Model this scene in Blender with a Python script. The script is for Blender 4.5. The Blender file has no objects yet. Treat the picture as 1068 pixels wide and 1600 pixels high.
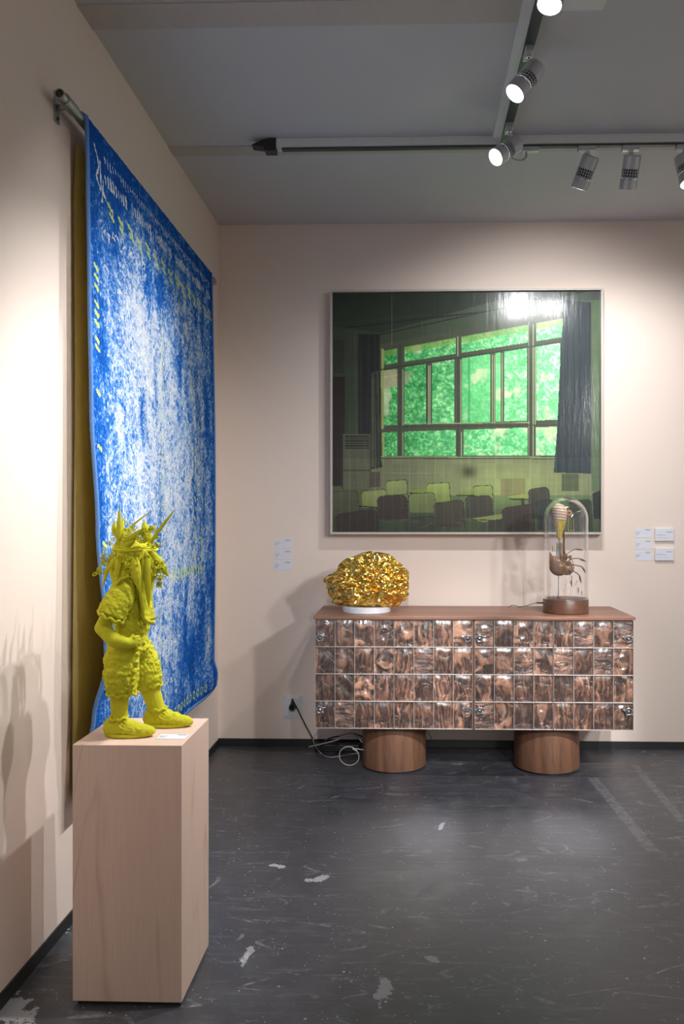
import bpy, bmesh, math, random
import numpy as np
from mathutils import Vector, Matrix, noise

C = bpy.context.scene.collection
sc = bpy.context.scene
PI = math.pi
# ------------------------------------------------------------------ camera
EYE = 1.45
YAW = 0.02945
cam_d = bpy.data.cameras.new('camera')
cam = bpy.data.objects.new('camera', cam_d); C.objects.link(cam)
cam.location = (0, 0, EYE)
cam.rotation_euler = (PI/2, 0, YAW)
cam_d.sensor_fit = 'HORIZONTAL'; cam_d.sensor_width = 36
cam_d.lens = 1290/1068*36
cam_d.shift_x = (534-597)/1068
cam_d.shift_y = (811-800)/1068
cam_d.clip_start = 0.05
sc.camera = cam

def ray(px, py):
    a = (px-597)/1290; s, c = math.sin(YAW), math.cos(YAW)
    return Vector((a*c-s, c+a*s, (811-py)/1290))
def at(px, py, Y):
    d = ray(px, py); return Vector((0, 0, EYE)) + d*(Y/d.y)
def atx(px, py, X):
    d = ray(px, py); return Vector((0, 0, EYE)) + d*(X/d.x)
def atz(px, py, Z):
    d = ray(px, py); return Vector((0, 0, EYE)) + d*((Z-EYE)/d.z)

# ------------------------------------------------------------------ world and exposure
w = bpy.data.worlds.new('world'); sc.world = w; w.use_nodes = True
bg = w.node_tree.nodes['Background']
bg.inputs[0].default_value = (1.0, 0.95, 0.90, 1)
bg.inputs[1].default_value = 0.37
sc.view_settings.view_transform = 'Standard'
sc.view_settings.look = 'None'
sc.view_settings.gamma = 1
sc.view_settings.use_curve_mapping = False
sc.view_settings.exposure = 0.25

LAMP_POWER = 1.0
def spot(name, loc, direction, power, angle, blend=0.6, radius=0.03, col=(0.98, 0.98, 1.0), parent=None):
    l = bpy.data.lights.new(name, 'SPOT')
    l.energy = power*LAMP_POWER; l.spot_size = math.radians(angle); l.spot_blend = blend
    l.shadow_soft_size = radius; l.color = col
    o = bpy.data.objects.new(name, l); C.objects.link(o)
    o.location = loc
    o.rotation_euler = Vector(direction).to_track_quat('-Z', 'Y').to_euler()
    if parent: o.parent = parent
    return o
# unseen spots nearer than the frame shows; floods and floor-pool spots below are added
spot('unseen_spot', (0.47, 1.9, 3.1), (-1.62, 1.7, -1.5), 60, 62, 0.8, 0.03)
spot('unseen_spot', (0.47, 0.6, 3.1), (-1.6, 1.2, -1.6), 45, 60, 0.9, 0.03)
spot('unseen_spot', (0.47, 1.2, 3.1), (-0.40, 3.42, -2.5), 620, 14, 0.95, 0.03)
spot('unseen_spot', (1.1, 1.3, 3.1), (-0.15, 3.32, -2.5), 620, 14, 0.95, 0.03)
spot('unseen_spot', (0.05, -1.6, 3.1), (-0.02, 6.2, -2.5), 420, 15, 0.9, 0.04)
spot('unseen_spot', (1.80, -1.6, 3.1), (-1.0, 6.2, -2.5), 420, 15, 0.9, 0.04)
spot('unseen_spot', (2.7, 1.6, 2.9), (-2.1, 3.6, -2.2), 130, 66, 1.0, 0.12)  # added flood, brightens the back wall
spot('unseen_spot', (2.9, 0.0, 2.9), (-2.9, 5.0, -2.3), 240, 50, 1.0, 0.12)  # second added flood, fills the back wall from the right
spot('unseen_spot', (0.10, -1.0, 3.1), (0.0, 4.85, -3.1), 1700, 4.0, 1.0, 0.03)  # added narrow beam, stands for the sideboard's reflection on the floor
spot('unseen_spot', (0.75, -1.0, 3.1), (0.0, 4.85, -3.1), 1700, 4.0, 1.0, 0.03)  # added beam for the right-hand floor reflection

# ------------------------------------------------------------------ node helpers
class NT:
    def __init__(s, name):
        s.m = bpy.data.materials.new(name); s.m.use_nodes = True
        s.t = s.m.node_tree; s.n = s.t.nodes; s.b = s.n['Principled BSDF']
    def new(s, typ, **kw):
        n = s.n.new(typ)
        for k, v in kw.items(): setattr(n, k, v)
        return n
    def link(s, a, b): s.t.links.new(a, b)
    def put(s, inp, v):
        if isinstance(v, bpy.types.NodeSocket): s.link(v, inp)
        elif isinstance(v, (tuple, list)) and len(v) == 3 and inp.type == 'RGBA': inp.default_value = (*v, 1)
        else: inp.default_value = v
    def val(s, **kw):
        for k, v in kw.items(): s.put(s.b.inputs[k.replace('_', ' ')], v)
    def coord(s, kind='Object'): return s.new('ShaderNodeTexCoord').outputs[kind]
    def mapping(s, vec, scale=(1, 1, 1), rot=(0, 0, 0), loc=(0, 0, 0)):
        n = s.new('ShaderNodeMapping'); s.link(vec, n.inputs[0])
        n.inputs['Scale'].default_value = scale; n.inputs['Rotation'].default_value = rot; n.inputs['Location'].default_value = loc
        return n.outputs[0]
    def noise(s, vec, scale, detail=3, rough=0.5, dist=0.0, out='Fac'):
        n = s.new('ShaderNodeTexNoise'); s.link(vec, n.inputs['Vector'])
        n.inputs['Scale'].default_value = scale; n.inputs['Detail'].default_value = detail
        n.inputs['Roughness'].default_value = rough; n.inputs['Distortion'].default_value = dist
        return n.outputs[out]
    def voro(s, vec, scale, feature='F1', rand=1.0, out='Distance'):
        n = s.new('ShaderNodeTexVoronoi', feature=feature); s.link(vec, n.inputs['Vector'])
        n.inputs['Scale'].default_value = scale; n.inputs['Randomness'].default_value = rand
        return n.outputs[out]
    def ramp(s, fac, stops, interp='LINEAR'):
        n = s.new('ShaderNodeValToRGB'); s.link(fac, n.inputs[0]); e = n.color_ramp.elements
        n.color_ramp.interpolation = interp
        while len(e) < len(stops): e.new(0.5)
        for q, (p, c) in zip(e, stops):
            q.position = p; q.color = (*c, 1) if len(c) == 3 else c
        return n.outputs[0]
    def rng(s, v, a, b, c=0.0, d=1.0):
        n = s.new('ShaderNodeMapRange'); s.link(v, n.inputs[0])
        for i, q in enumerate((a, b, c, d)): n.inputs[i+1].default_value = q
        return n.outputs[0]
    def math(s, op, a, b=0.0):
        n = s.new('ShaderNodeMath', operation=op); s.put(n.inputs[0], a); s.put(n.inputs[1], b); return n.outputs[0]
    def mix(s, f, a, b, mode='MIX'):
        n = s.new('ShaderNodeMix', data_type='RGBA', blend_type=mode)
        s.put(n.inputs[0], f); s.put(n.inputs[6], a); s.put(n.inputs[7], b); return n.outputs[2]
    def bump(s, h, strength=0.3, dist=0.01):
        n = s.new('ShaderNodeBump'); s.link(h, n.inputs['Height'])
        n.inputs['Strength'].default_value = strength; n.inputs['Distance'].default_value = dist
        s.link(n.outputs[0], s.b.inputs['Normal']); return n.outputs[0]
    def sep(s, v):
        n = s.new('ShaderNodeSeparateXYZ'); s.link(v, n.inputs[0]); return n.outputs
    def attr(s, name):
        n = s.new('ShaderNodeAttribute', attribute_name=name); return n

def plain(name, col, rough=0.5, metal=0.0, nscale=30, namp=0.06, bump=0.0, **kw):
    t = NT(name); f = t.noise(t.coord(), nscale, 3)
    a = tuple(max(0, c*(1-namp)) for c in col); b = tuple(min(1, c*(1+namp)) for c in col)
    t.val(Base_Color=t.mix(f, a, b), Roughness=rough, Metallic=metal, **kw)
    if bump: t.bump(t.noise(t.coord(), nscale*3, 4), bump, 0.004)
    return t.m

def mat_wall(name, col):
    t = NT(name); co = t.coord()
    f = t.noise(co, 1.3, 3); t.val(Base_Color=t.mix(f, tuple(c*0.98 for c in col), tuple(min(1, c*1.02) for c in col)), Roughness=0.75)
    t.bump(t.noise(co, 220, 3), 0.06, 0.002); return t.m
M = {}
M['wall'] = mat_wall('peach_wall_paint', (0.82, 0.69, 0.60))
def mat_ceiling():
    t = NT('grey_ceiling'); co = t.coord()
    t.val(Base_Color=t.mix(t.noise(co, 0.8, 2), (0.58, 0.575, 0.60), (0.62, 0.615, 0.64)), Roughness=0.85)
    wv = t.noise(t.mapping(co, (300, 300, 1)), 1, 2); t.bump(wv, 0.05, 0.002); return t.m
M['ceiling'] = mat_ceiling()
M['beige_strip'] = plain('beige_batten_paint', (0.53, 0.49, 0.46), 0.7)

def mat_floor():
    t = NT('black_painted_floor'); co = t.coord()
    big = t.noise(co, 1.1, 5, 0.6); mid = t.noise(co, 9, 6, 0.65)
    col = t.mix(big, (0.036, 0.038, 0.046), (0.064, 0.067, 0.078))
    col = t.mix(t.rng(mid, 0.45, 0.75, 0, 0.55), col, (0.105, 0.107, 0.112))
    # pale dust smears
    sm = t.noise(t.mapping(co, (2.0, 14, 1), (0, 0, 0.5)), 2.2, 6, 0.7)
    col = t.mix(t.rng(sm, 0.54, 0.78, 0, 0.55), col, (0.20, 0.205, 0.21))
    # thin scratches in a few directions
    for rot, sc_, th in ((0.3, 3.1, .004), (1.35, 2.3, .0035), (2.2, 2.7, .004), (0.9, 1.9, .003)):
        v = t.mapping(co, (0.35, 1, 1), (0, 0, rot))
        n1 = t.noise(v, sc_, 2, 0.4, 0.3)
        line = t.math('LESS_THAN', t.math('ABSOLUTE', t.math('SUBTRACT', n1, 0.5)), th)
        msk = t.rng(t.noise(co, 5+sc_, 3, 0.7), 0.52, 0.66)
        col = t.mix(t.math('MULTIPLY', t.math('MULTIPLY', line, msk), 0.5), col, (0.30, 0.30, 0.31))
    # little flecks of paint
    for s_, r_, k in ((17, .08, .53), (38, .12, .54), (9, .035, .44), (70, .16, .55)):
        wob = t.math('ADD', t.voro(t.mapping(co, (1, 1, 1), (0, 0, .4), (s_, 0, 0)), s_), t.math('MULTIPLY', t.noise(co, s_*6, 2), .08))
        fl = t.math('LESS_THAN', wob, r_+.04)
        msk = t.rng(t.noise(co, 3.3+s_*.1, 4, .7), k-.02, k+.06)
        col = t.mix(t.math('MULTIPLY', t.math('MULTIPLY', fl, msk), 0.7), col, (0.50, 0.51, 0.53))
    # larger scuffs with a shape of their own: centre, half axes, angle
    sx = t.sep(co)
    for px, py, a, b, ang, k in ((433, 1353, .045, .018, .3, .8), (498, 1373, .065, .028, -.5, .85), (388, 1490, .02, .06, .1, .5),
                                 (672, 1498, .05, .018, .6, .35), (600, 1545, .03, .09, .1, .35), (383, 1500, .012, .05, .0, .5),
                                 (20, 1578, .06, .13, -.7, .7), (957, 1390, .02, .01, 0, .7), (690, 1290, .012, .07, .25, .5)):
        p = atz(px, py, 0)
        v = t.mapping(co, (1, 1, 1), (0, 0, 0), (-p.x, -p.y, 0))
        v = t.mapping(v, (1/a, 1/b, 0), (0, 0, 0)) if ang == 0 else t.mapping(t.mapping(v, (1, 1, 1), (0, 0, ang)), (1/a, 1/b, 0))
        ln = t.new('ShaderNodeVectorMath', operation='LENGTH'); t.link(v, ln.inputs[0])
        d = t.math('ADD', ln.outputs['Value'], t.math('MULTIPLY', t.math('SUBTRACT', t.noise(co, 28, 4, .7), .5), 3.2))
        col = t.mix(t.math('MULTIPLY', t.math('LESS_THAN', d, .75), k), col, (0.55, 0.56, 0.58))
    # two worn pale stripes, right
    for (p0, p1, hw, k) in ((atz(925, 1215, 0), atz(1020, 1330, 0), .028, .35), (atz(990, 1195, 0), atz(1068, 1285, 0), .022, .3)):
        dx, dy = p1.x-p0.x, p1.y-p0.y; L = math.hypot(dx, dy)
        v = t.sep(t.mapping(t.mapping(co, (1, 1, 1), (0, 0, 0), (-p0.x, -p0.y, 0)), (1, 1, 1), (0, 0, -math.atan2(dy, dx))))
        m1 = t.math('LESS_THAN', t.math('ABSOLUTE', v[1]), hw)
        m2 = t.math('MULTIPLY', t.math('GREATER_THAN', v[0], 0.0), t.math('LESS_THAN', v[0], L))
        m3 = t.rng(t.noise(co, 30, 5, .75), .38, .6)
        col = t.mix(t.math('MULTIPLY', t.math('MULTIPLY', t.math('MULTIPLY', m1, m2), m3), k), col, (0.30, 0.31, 0.31))
    t.val(Base_Color=col, Roughness=t.rng(mid, 0.3, 0.7, 0.30, 0.44))
    t.b.inputs['Specular IOR Level'].default_value = 0.55
    t.bump(t.math('ADD', t.noise(co, 60, 5, .7), t.math('MULTIPLY', t.voro(co, 26), .4)), 0.12, 0.004)
    return t.m
M['floor'] = mat_floor()
M['black'] = plain('black_paint', (0.018, 0.018, 0.02), 0.45)
M['black_cable'] = plain('black_rubber', (0.012, 0.012, 0.013), 0.45)
M['grey_cable'] = plain('grey_cable_jacket', (0.42, 0.40, 0.38), 0.5)

def mat_wood(name, dark, light, axis='z', scale=1.0, rough=0.45, distort=0.0, coat=0.0, fine=1.0):
    t = NT(name); co = t.coord()
    v = co
    if distort:
        nd = t.new('ShaderNodeVectorMath', operation='MULTIPLY_ADD')
        t.link(t.noise(co, 13, 2, .5, 0, 'Color'), nd.inputs[0]); nd.inputs[1].default_value = (distort,)*3; t.link(co, nd.inputs[2]); v = nd.outputs[0]
    k = {'z': (1, 1, .07), 'x': (.07, 1, 1), 'y': (1, .07, 1)}[axis]
    g1 = t.noise(t.mapping(v, tuple(16*scale*q for q in k)), 1, 6, .62, 0.4)
    g2 = t.noise(t.mapping(v, tuple(150*scale*q for q in k)), 1, 4, .6)
    g3 = t.noise(t.mapping(v, tuple(3.5*scale*q for q in k)), 1, 2)
    f = t.math('ADD', t.math('MULTIPLY', g1, .55), t.math('ADD', t.math('MULTIPLY', g2, .28*fine), t.math('MULTIPLY', g3, .3)))
    t.val(Base_Color=t.ramp(f, ((.38, dark), (.74, light))), Roughness=rough)
    t.b.inputs['Coat Weight'].default_value = coat
    t.bump(g2, .12, .002); return t.m
M['walnut'] = mat_wood('walnut_veneer_upright', (0.055, 0.023, 0.012), (0.235, 0.115, 0.066), 'z')
M['walnut_top'] = mat_wood('walnut_veneer_top', (0.15, 0.062, 0.036), (0.34, 0.165, 0.105), 'x', rough=.4)
def mat_door():
    t = NT('walnut_seen_through_ripples'); co = t.coord()
    TX0 = at(492.5, 1050, 4.636).x; TW = (at(988.3, 1050, 4.636).x-TX0)/16; TZ0 = at(600, 1138.5, 4.63).z; TH = (.906-.017-.004-TZ0)/4
    c_ = t.sep(co)
    fx = t.math('DIVIDE', t.math('SUBTRACT', c_[0], TX0), TW); fz = t.math('DIVIDE', t.math('SUBTRACT', c_[2], TZ0), TH)
    ix = t.math('FLOOR', fx); iz = t.math('FLOOR', fz)
    lx = t.math('SUBTRACT', t.math('FRACT', fx), .5); lz = t.math('SUBTRACT', t.math('FRACT', fz), .5)
    cb = t.new('ShaderNodeCombineXYZ'); t.link(ix, cb.inputs[0]); t.link(iz, cb.inputs[1])
    wn = t.new('ShaderNodeTexWhiteNoise', noise_dimensions='3D'); t.link(cb.outputs[0], wn.inputs[0])
    rc = t.new('ShaderNodeSeparateColor'); t.link(wn.outputs['Color'], rc.inputs[0]); ra, rb, rg = rc.outputs
    # the bulge of each tile bends the grain behind it
    ox = t.math('SUBTRACT', lx, t.math('MULTIPLY', t.math('SUBTRACT', ra, .5), .4)); oz = t.math('SUBTRACT', lz, t.math('MULTIPLY', t.math('SUBTRACT', rb, .5), .4))
    r2 = t.math('ADD', t.math('MULTIPLY', ox, ox), t.math('MULTIPLY', oz, oz))
    wz = t.math('MULTIPLY', t.math('EXPONENT', t.math('MULTIPLY', r2, -11.0)), t.math('SUBTRACT', t.math('MULTIPLY', rg, .16), .13))
    vx = t.math('ADD', t.math('ADD', c_[0], t.math('MULTIPLY', ox, wz)), t.math('MULTIPLY', ra, 3.0))
    vz = t.math('ADD', t.math('ADD', c_[2], t.math('MULTIPLY', oz, wz)), t.math('MULTIPLY', rb, 5.0))
    vv = t.new('ShaderNodeCombineXYZ'); t.link(vx, vv.inputs[0]); t.link(vz, vv.inputs[2]); t.link(rg, vv.inputs[1])
    nd = t.new('ShaderNodeVectorMath', operation='MULTIPLY_ADD')
    t.link(t.noise(vv.outputs[0], 14, 2, .5, 0, 'Color'), nd.inputs[0]); nd.inputs[1].default_value = (.05,)*3; t.link(vv.outputs[0], nd.inputs[2]); v = nd.outputs[0]
    gv = t.noise(t.mapping(v, (58, 30, 6)), 1, 4, .6, .6); gh = t.noise(t.mapping(v, (6, 30, 58)), 1, 4, .6, .6)
    pick = t.math('GREATER_THAN', t.math('FRACT', t.math('MULTIPLY', rg, 7.3)), .86)
    g1 = t.math('ADD', t.math('MULTIPLY', gv, t.math('SUBTRACT', 1.0, pick)), t.math('MULTIPLY', gh, pick))
    lo = t.noise(v, 11, 2, .5, 1.0)
    f = t.math('ADD', t.math('MULTIPLY', g1, .72), t.math('MULTIPLY', lo, .28))
    c = t.ramp(f, ((.39, (.020, .010, .008)), (.49, (.11, .054, .036)), (.57, (.36, .185, .115)), (.68, (.72, .47, .34))))
    c = t.mix(t.rng(rb, 0, .45, .60, 0), c, (.05, .026, .019))
    c = t.mix(t.math('MULTIPLY', t.rng(lo, .50, .62, 0, .8), t.rng(ra, .45, .9, 0, 1)), c, (.85, .50, .32))
    t.val(Base_Color=c, Roughness=.30); t.b.inputs['Specular IOR Level'].default_value = .9
    t.bump(t.math('ADD', g1, t.math('MULTIPLY', lo, 2.0)), .6, .02); return t.m
M['walnut_door'] = mat_door()
M['walnut_turned'] = mat_wood('turned_walnut_base', (0.05, 0.020, 0.011), (0.14, 0.060, 0.034), 'x', 1.4, .35)

def mat_maple():
    t = NT('maple_veneer'); co = t.coord()
    v = t.mapping(co, (1, 1, .16))
    n = t.noise(v, 4.2, 2, .4, .6)
    rings = t.math('ABSOLUTE', t.math('SUBTRACT', t.math('FRACT', t.math('MULTIPLY', n, 7)), .5))
    line = t.rng(rings, .0, .10, 1, 0)
    fine = t.noise(t.mapping(co, (240, 240, 9)), 1, 3)
    soft = t.noise(t.mapping(co, (6, 6, .5)), 1, 3)
    msk = t.rng(t.noise(co, 3, 2), .42, .6)
    c = t.mix(soft, (0.68, 0.485, 0.385), (0.77, 0.565, 0.455))
    c = t.mix(t.math('MULTIPLY', t.math('MULTIPLY', line, msk), .5), c, (0.46, 0.28, 0.18))
    c = t.mix(t.rng(fine, .45, .7, 0, .18), c, (0.52, 0.35, 0.25))
    t.val(Base_Color=c, Roughness=.5); return t.m
M['maple'] = mat_maple()

def mat_glass(name, ior=1.5, tint=(1, 1, 1), rough=.03, bump=None):
    t = NT(name); t.n.remove(t.b)
    out = [n for n in t.n if n.type == 'OUTPUT_MATERIAL'][0]
    tr = t.new('ShaderNodeBsdfTransparent'); tr.inputs[0].default_value = (*tint, 1)
    gl = t.new('ShaderNodeBsdfGlossy'); gl.inputs['Roughness'].default_value = rough; gl.inputs[0].default_value = (1, 1, 1, 1)
    lw = t.new('ShaderNodeLayerWeight'); lw.inputs[0].default_value = .5
    f0 = ((ior-1)/(ior+1))**2
    fz = t.math('ADD', f0, t.math('MULTIPLY', 1-f0, t.math('POWER', lw.outputs['Facing'], 2.7)))
    mx = t.new('ShaderNodeMixShader'); t.link(fz, mx.inputs[0]); t.link(tr.outputs[0], mx.inputs[1]); t.link(gl.outputs[0], mx.inputs[2])
    if bump:
        b = t.new('ShaderNodeBump'); t.link(t.noise(t.mapping(t.coord(), (1, 1, .35)), bump[0], 3, .55, .8), b.inputs['Height'])
        b.inputs['Strength'].default_value = bump[1]; b.inputs['Distance'].default_value = .01
        t.link(b.outputs[0], gl.inputs['Normal']); t.link(b.outputs[0], lw.inputs['Normal'])
    t.link(mx.outputs[0], out.inputs[0]); return t.m
M['glass'] = mat_glass('clear_glass', 1.45)
M['tile_glass'] = mat_glass('moulded_clear_plastic', 1.8, (.98, .96, .95), .24, (9, .6))
M['steel'] = plain('galvanised_steel', (0.42, 0.42, 0.40), .38, .9, 60, .15)
M['chrome'] = plain('chrome', (.75, .78, .80), .12, 1.0)
M['lamp_silver'] = plain('silver_lacquer', (0.55, 0.555, 0.57), .42, .6)
M['white'] = plain('white_plastic', (0.74, 0.75, 0.78), .4)
M['card'] = plain('white_card', (0.72, 0.73, 0.80), .6)
M['ink'] = plain('grey_ink', (0.30, 0.30, 0.34), .7)
M['casing'] = plain('pale_track_casing', (0.72, 0.725, 0.71), .5)
M['rail'] = plain('dark_green_grey_rail', (0.06, 0.075, 0.07), .4)
def mat_emit(name, col, s):
    t = NT(name); t.val(Emission_Color=col, Emission_Strength=s); return t.m
M['lens_on'] = mat_emit('lit_lamp_lens', (.95, .97, 1), 14)
M['lens_off'] = plain('lamp_lens_rim', (0.5, 0.52, 0.55), .2)

# ------------------------------------------------------------------ mesh helpers
def obj(name, verts, faces, mat, parent=None, smooth=False, loc=None):
    me = bpy.data.meshes.new(name); me.from_pydata([tuple(v) for v in verts], [], faces)
    for m in (mat if isinstance(mat, (list, tuple)) else [mat]): me.materials.append(m)
    if smooth: me.polygons.foreach_set('use_smooth', [True]*len(me.polygons))
    me.update()
    o = bpy.data.objects.new(name, me); C.objects.link(o)
    if parent: o.parent = parent
    if loc is not None: o.location = loc
    return o
def tag(o, label=None, cat=None, group=None, kind=None):
    if label: o['label'] = label
    if cat: o['category'] = cat
    if group: o['group'] = group
    if kind: o['kind'] = kind
    return o
def thing(name, label, cat, loc=(0, 0, 0), group=None):
    o = bpy.data.objects.new(name, None); C.objects.link(o); o.location = loc; o.empty_display_size = .05
    return tag(o, label, cat, group)
def auto_smooth(o, ang=40):
    for p in o.data.polygons: p.use_smooth = True
    o.data.set_sharp_from_angle(angle=math.radians(ang)); return o
class MB:
    def __init__(s): s.v = []; s.f = []
    def add(s, v, f):
        k = len(s.v); s.v += [Vector(q) for q in v]; s.f += [tuple(i+k for i in g) for g in f]; return s
    def box(s, a, b):
        (x0, y0, z0), (x1, y1, z1) = a, b
        return s.add([(x0, y0, z0), (x1, y0, z0), (x1, y1, z0), (x0, y1, z0), (x0, y0, z1), (x1, y0, z1), (x1, y1, z1), (x0, y1, z1)],
                     [(0, 3, 2, 1), (4, 5, 6, 7), (0, 1, 5, 4), (1, 2, 6, 5), (2, 3, 7, 6), (3, 0, 4, 7)])
    def tube(s, pts, r, n=10, cap=True):
        pts = [Vector(p) for p in pts]; N = len(pts)
        rr = r if isinstance(r, (list, tuple)) else [r]*N
        vs = []; up = None
        for i, p in enumerate(pts):
            d = (pts[min(i+1, N-1)]-pts[max(i-1, 0)])
            if d.length < 1e-9: d = Vector((0, 0, 1))
            d.normalize()
            if up is None: up = d.orthogonal().normalized()
            up = (up - d*up.dot(d)); up = up.normalized() if up.length > 1e-6 else d.orthogonal().normalized()
            w_ = d.cross(up)
            for k in range(n):
                a = 2*PI*k/n; vs.append(p + (up*math.cos(a)+w_*math.sin(a))*rr[i])
        fs = [(i*n+k, i*n+(k+1) % n, (i+1)*n+(k+1) % n, (i+1)*n+k) for i in range(N-1) for k in range(n)]
        if cap: fs += [tuple(reversed(range(n))), tuple((N-1)*n+k for k in range(n))]
        return s.add(vs, fs)
    def lathe(s, prof, n=48, c=(0, 0, 0), cap=True):
        vs = [(c[0]+r*math.cos(2*PI*k/n), c[1]+r*math.sin(2*PI*k/n), c[2]+z) for r, z in prof for k in range(n)]
        fs = [(i*n+k, i*n+(k+1) % n, (i+1)*n+(k+1) % n, (i+1)*n+k) for i in range(len(prof)-1) for k in range(n)]
        if cap: fs += [tuple(reversed(range(n))), tuple((len(prof)-1)*n+k for k in range(n))]
        return s.add(vs, fs)
    def ico(s, c, r, sub=2):
        bm = bmesh.new(); bmesh.ops.create_icosphere(bm, subdivisions=sub, radius=1)
        rr = r if isinstance(r, (tuple, list, Vector)) else (r,)*3
        bm.verts.index_update()
        s.add([Vector((c[0]+v.co.x*rr[0], c[1]+v.co.y*rr[1], c[2]+v.co.z*rr[2])) for v in bm.verts], [tuple(v.index for v in f.verts) for f in bm.faces]); bm.free(); return s
    def cap(s, a, b, r1, r2):
        s.tube([a, b], [r1, r2], 14); s.ico(a, r1*1.01); s.ico(b, r2*1.01); return s
    def build(s, name, mat, parent=None, smooth=False, loc=None, sharp=None, bevel=0):
        o = obj(name, s.v, s.f, mat, parent, smooth, loc)
        if bevel:
            m = o.modifiers.new('bevel', 'BEVEL'); m.width = bevel; m.segments = 2; m.limit_method = 'ANGLE'
        if sharp: auto_smooth(o, sharp)
        return o
def bez(pts, n=8):
    """Catmull-Rom through the points"""
    P_ = [Vector(p) for p in pts]; P_ = [2*P_[0]-P_[1]]+P_+[2*P_[-1]-P_[-2]]; out = []
    for i in range(1, len(P_)-2):
        for k in range(n):
            t = k/n; a, b, c, d = P_[i-1:i+3]
            out.append(.5*((2*b)+(c-a)*t+(2*a-5*b+4*c-d)*t*t+(-a+3*b-3*c+d)*t**3))
    return out+[P_[-2]]
def bx(name, a, b, mat, parent=None, bevel=0): return MB().box(a, b).build(name, mat, parent, bevel=bevel)

# ------------------------------------------------------------------ the setting
XW, YW, ZC = -1.203, 5.25, 3.33
def struct(o): o['kind'] = 'structure'; return o
struct(bx('wall_left', (XW-.1, -3, 0), (XW, YW+.1, ZC), M['wall']))
struct(bx('wall_back', (XW, YW, 0), (4.2, YW+.1, ZC), M['wall']))
struct(obj('floor', [(XW-.1, -5, 0), (6, -5, 0), (6, YW+.1, 0), (XW-.1, YW+.1, 0), (XW-.1, -5, -.05), (6, -5, -.05), (6, YW+.1, -.05), (XW-.1, YW+.1, -.05)],
           [(0, 1, 2, 3), (4, 7, 6, 5), (0, 4, 5, 1), (1, 5, 6, 2), (2, 6, 7, 3), (3, 7, 4, 0)], M['floor']))
struct(bx('ceiling', (XW-.1, -3, ZC), (4.2, YW+.1, ZC+.06), M['ceiling']))
struct(bx('baseboard_back', (XW, YW-.012, 0), (4.2, YW, .048), M['black']))
struct(bx('baseboard_left', (XW, -3, 0), (XW+.006, YW-.012, .046), M['black']))
struct(bx('trim_1', (XW, 4.135, ZC-.006), (4.2, 4.235, ZC), M['beige_strip']))
struct(bx('trim_2', (XW, 2.98, ZC-.006), (.44, 3.13, ZC), M['beige_strip']))

# ------------------------------------------------------------------ ceiling tracks
XT, YT = .475, 4.085
x_end = at(432, 232, YT).x
tr = thing('lighting_track', 'pale lighting track running across the ceiling parallel to the back wall', 'track', (0, YT, ZC))
MB().box((x_end, -.03, -.047), (3.4, .025, 0)).build('casing', M['casing'], tr, bevel=.004)
MB().box((x_end+.03, -.032, -.060), (3.4, -.006, -.049)).build('rail', M['rail'], tr)
e = MB()
pr = [(-.0, 0), (-.03, -.001), (-.07, -.012), (-.105, -.027), (-.12, -.034), (-.06, -.042), (-.055, -.062), (0, -.062)]
e.add([(x_end+x, y, z) for y in (-.034, .027) for x, z in pr], [tuple(range(8)), tuple(reversed(range(8, 16)))]+[(i, i+8, (i+1) % 8+8, (i+1) % 8) for i in range(8)])
tag(e.build('end_cap', M['black'], tr), 'black wedge-shaped end cap of the track')
tr2 = thing('lighting_track', 'pale lighting track running along the ceiling towards the viewer', 'track', (XT, 0, ZC))
MB().box((-.055, -2.5, -.018), (.03, YT-.032, 0)).build('casing', M['casing'], tr2, bevel=.003)
MB().box((-.020, -2.5, -.050), (.020, YT-.034, -.0185)).build('rail', M['rail'], tr2)
MB().box((.021, -2.5, -.046), (.024, YT-.034, -.0185)).box((-.024, -2.5, -.046), (-.021, YT-.034, -.0185)).build('rail_lip', M['casing'], tr2)
tp = thing('ceiling_plate', 'thin grey plate fixed flat on the ceiling at the top edge', 'plate', (0, 0, 0))
MB().box((.52, 2.96, ZC-.008), (.72, 3.06, ZC)).build('plate', M['casing'], tp)

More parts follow.
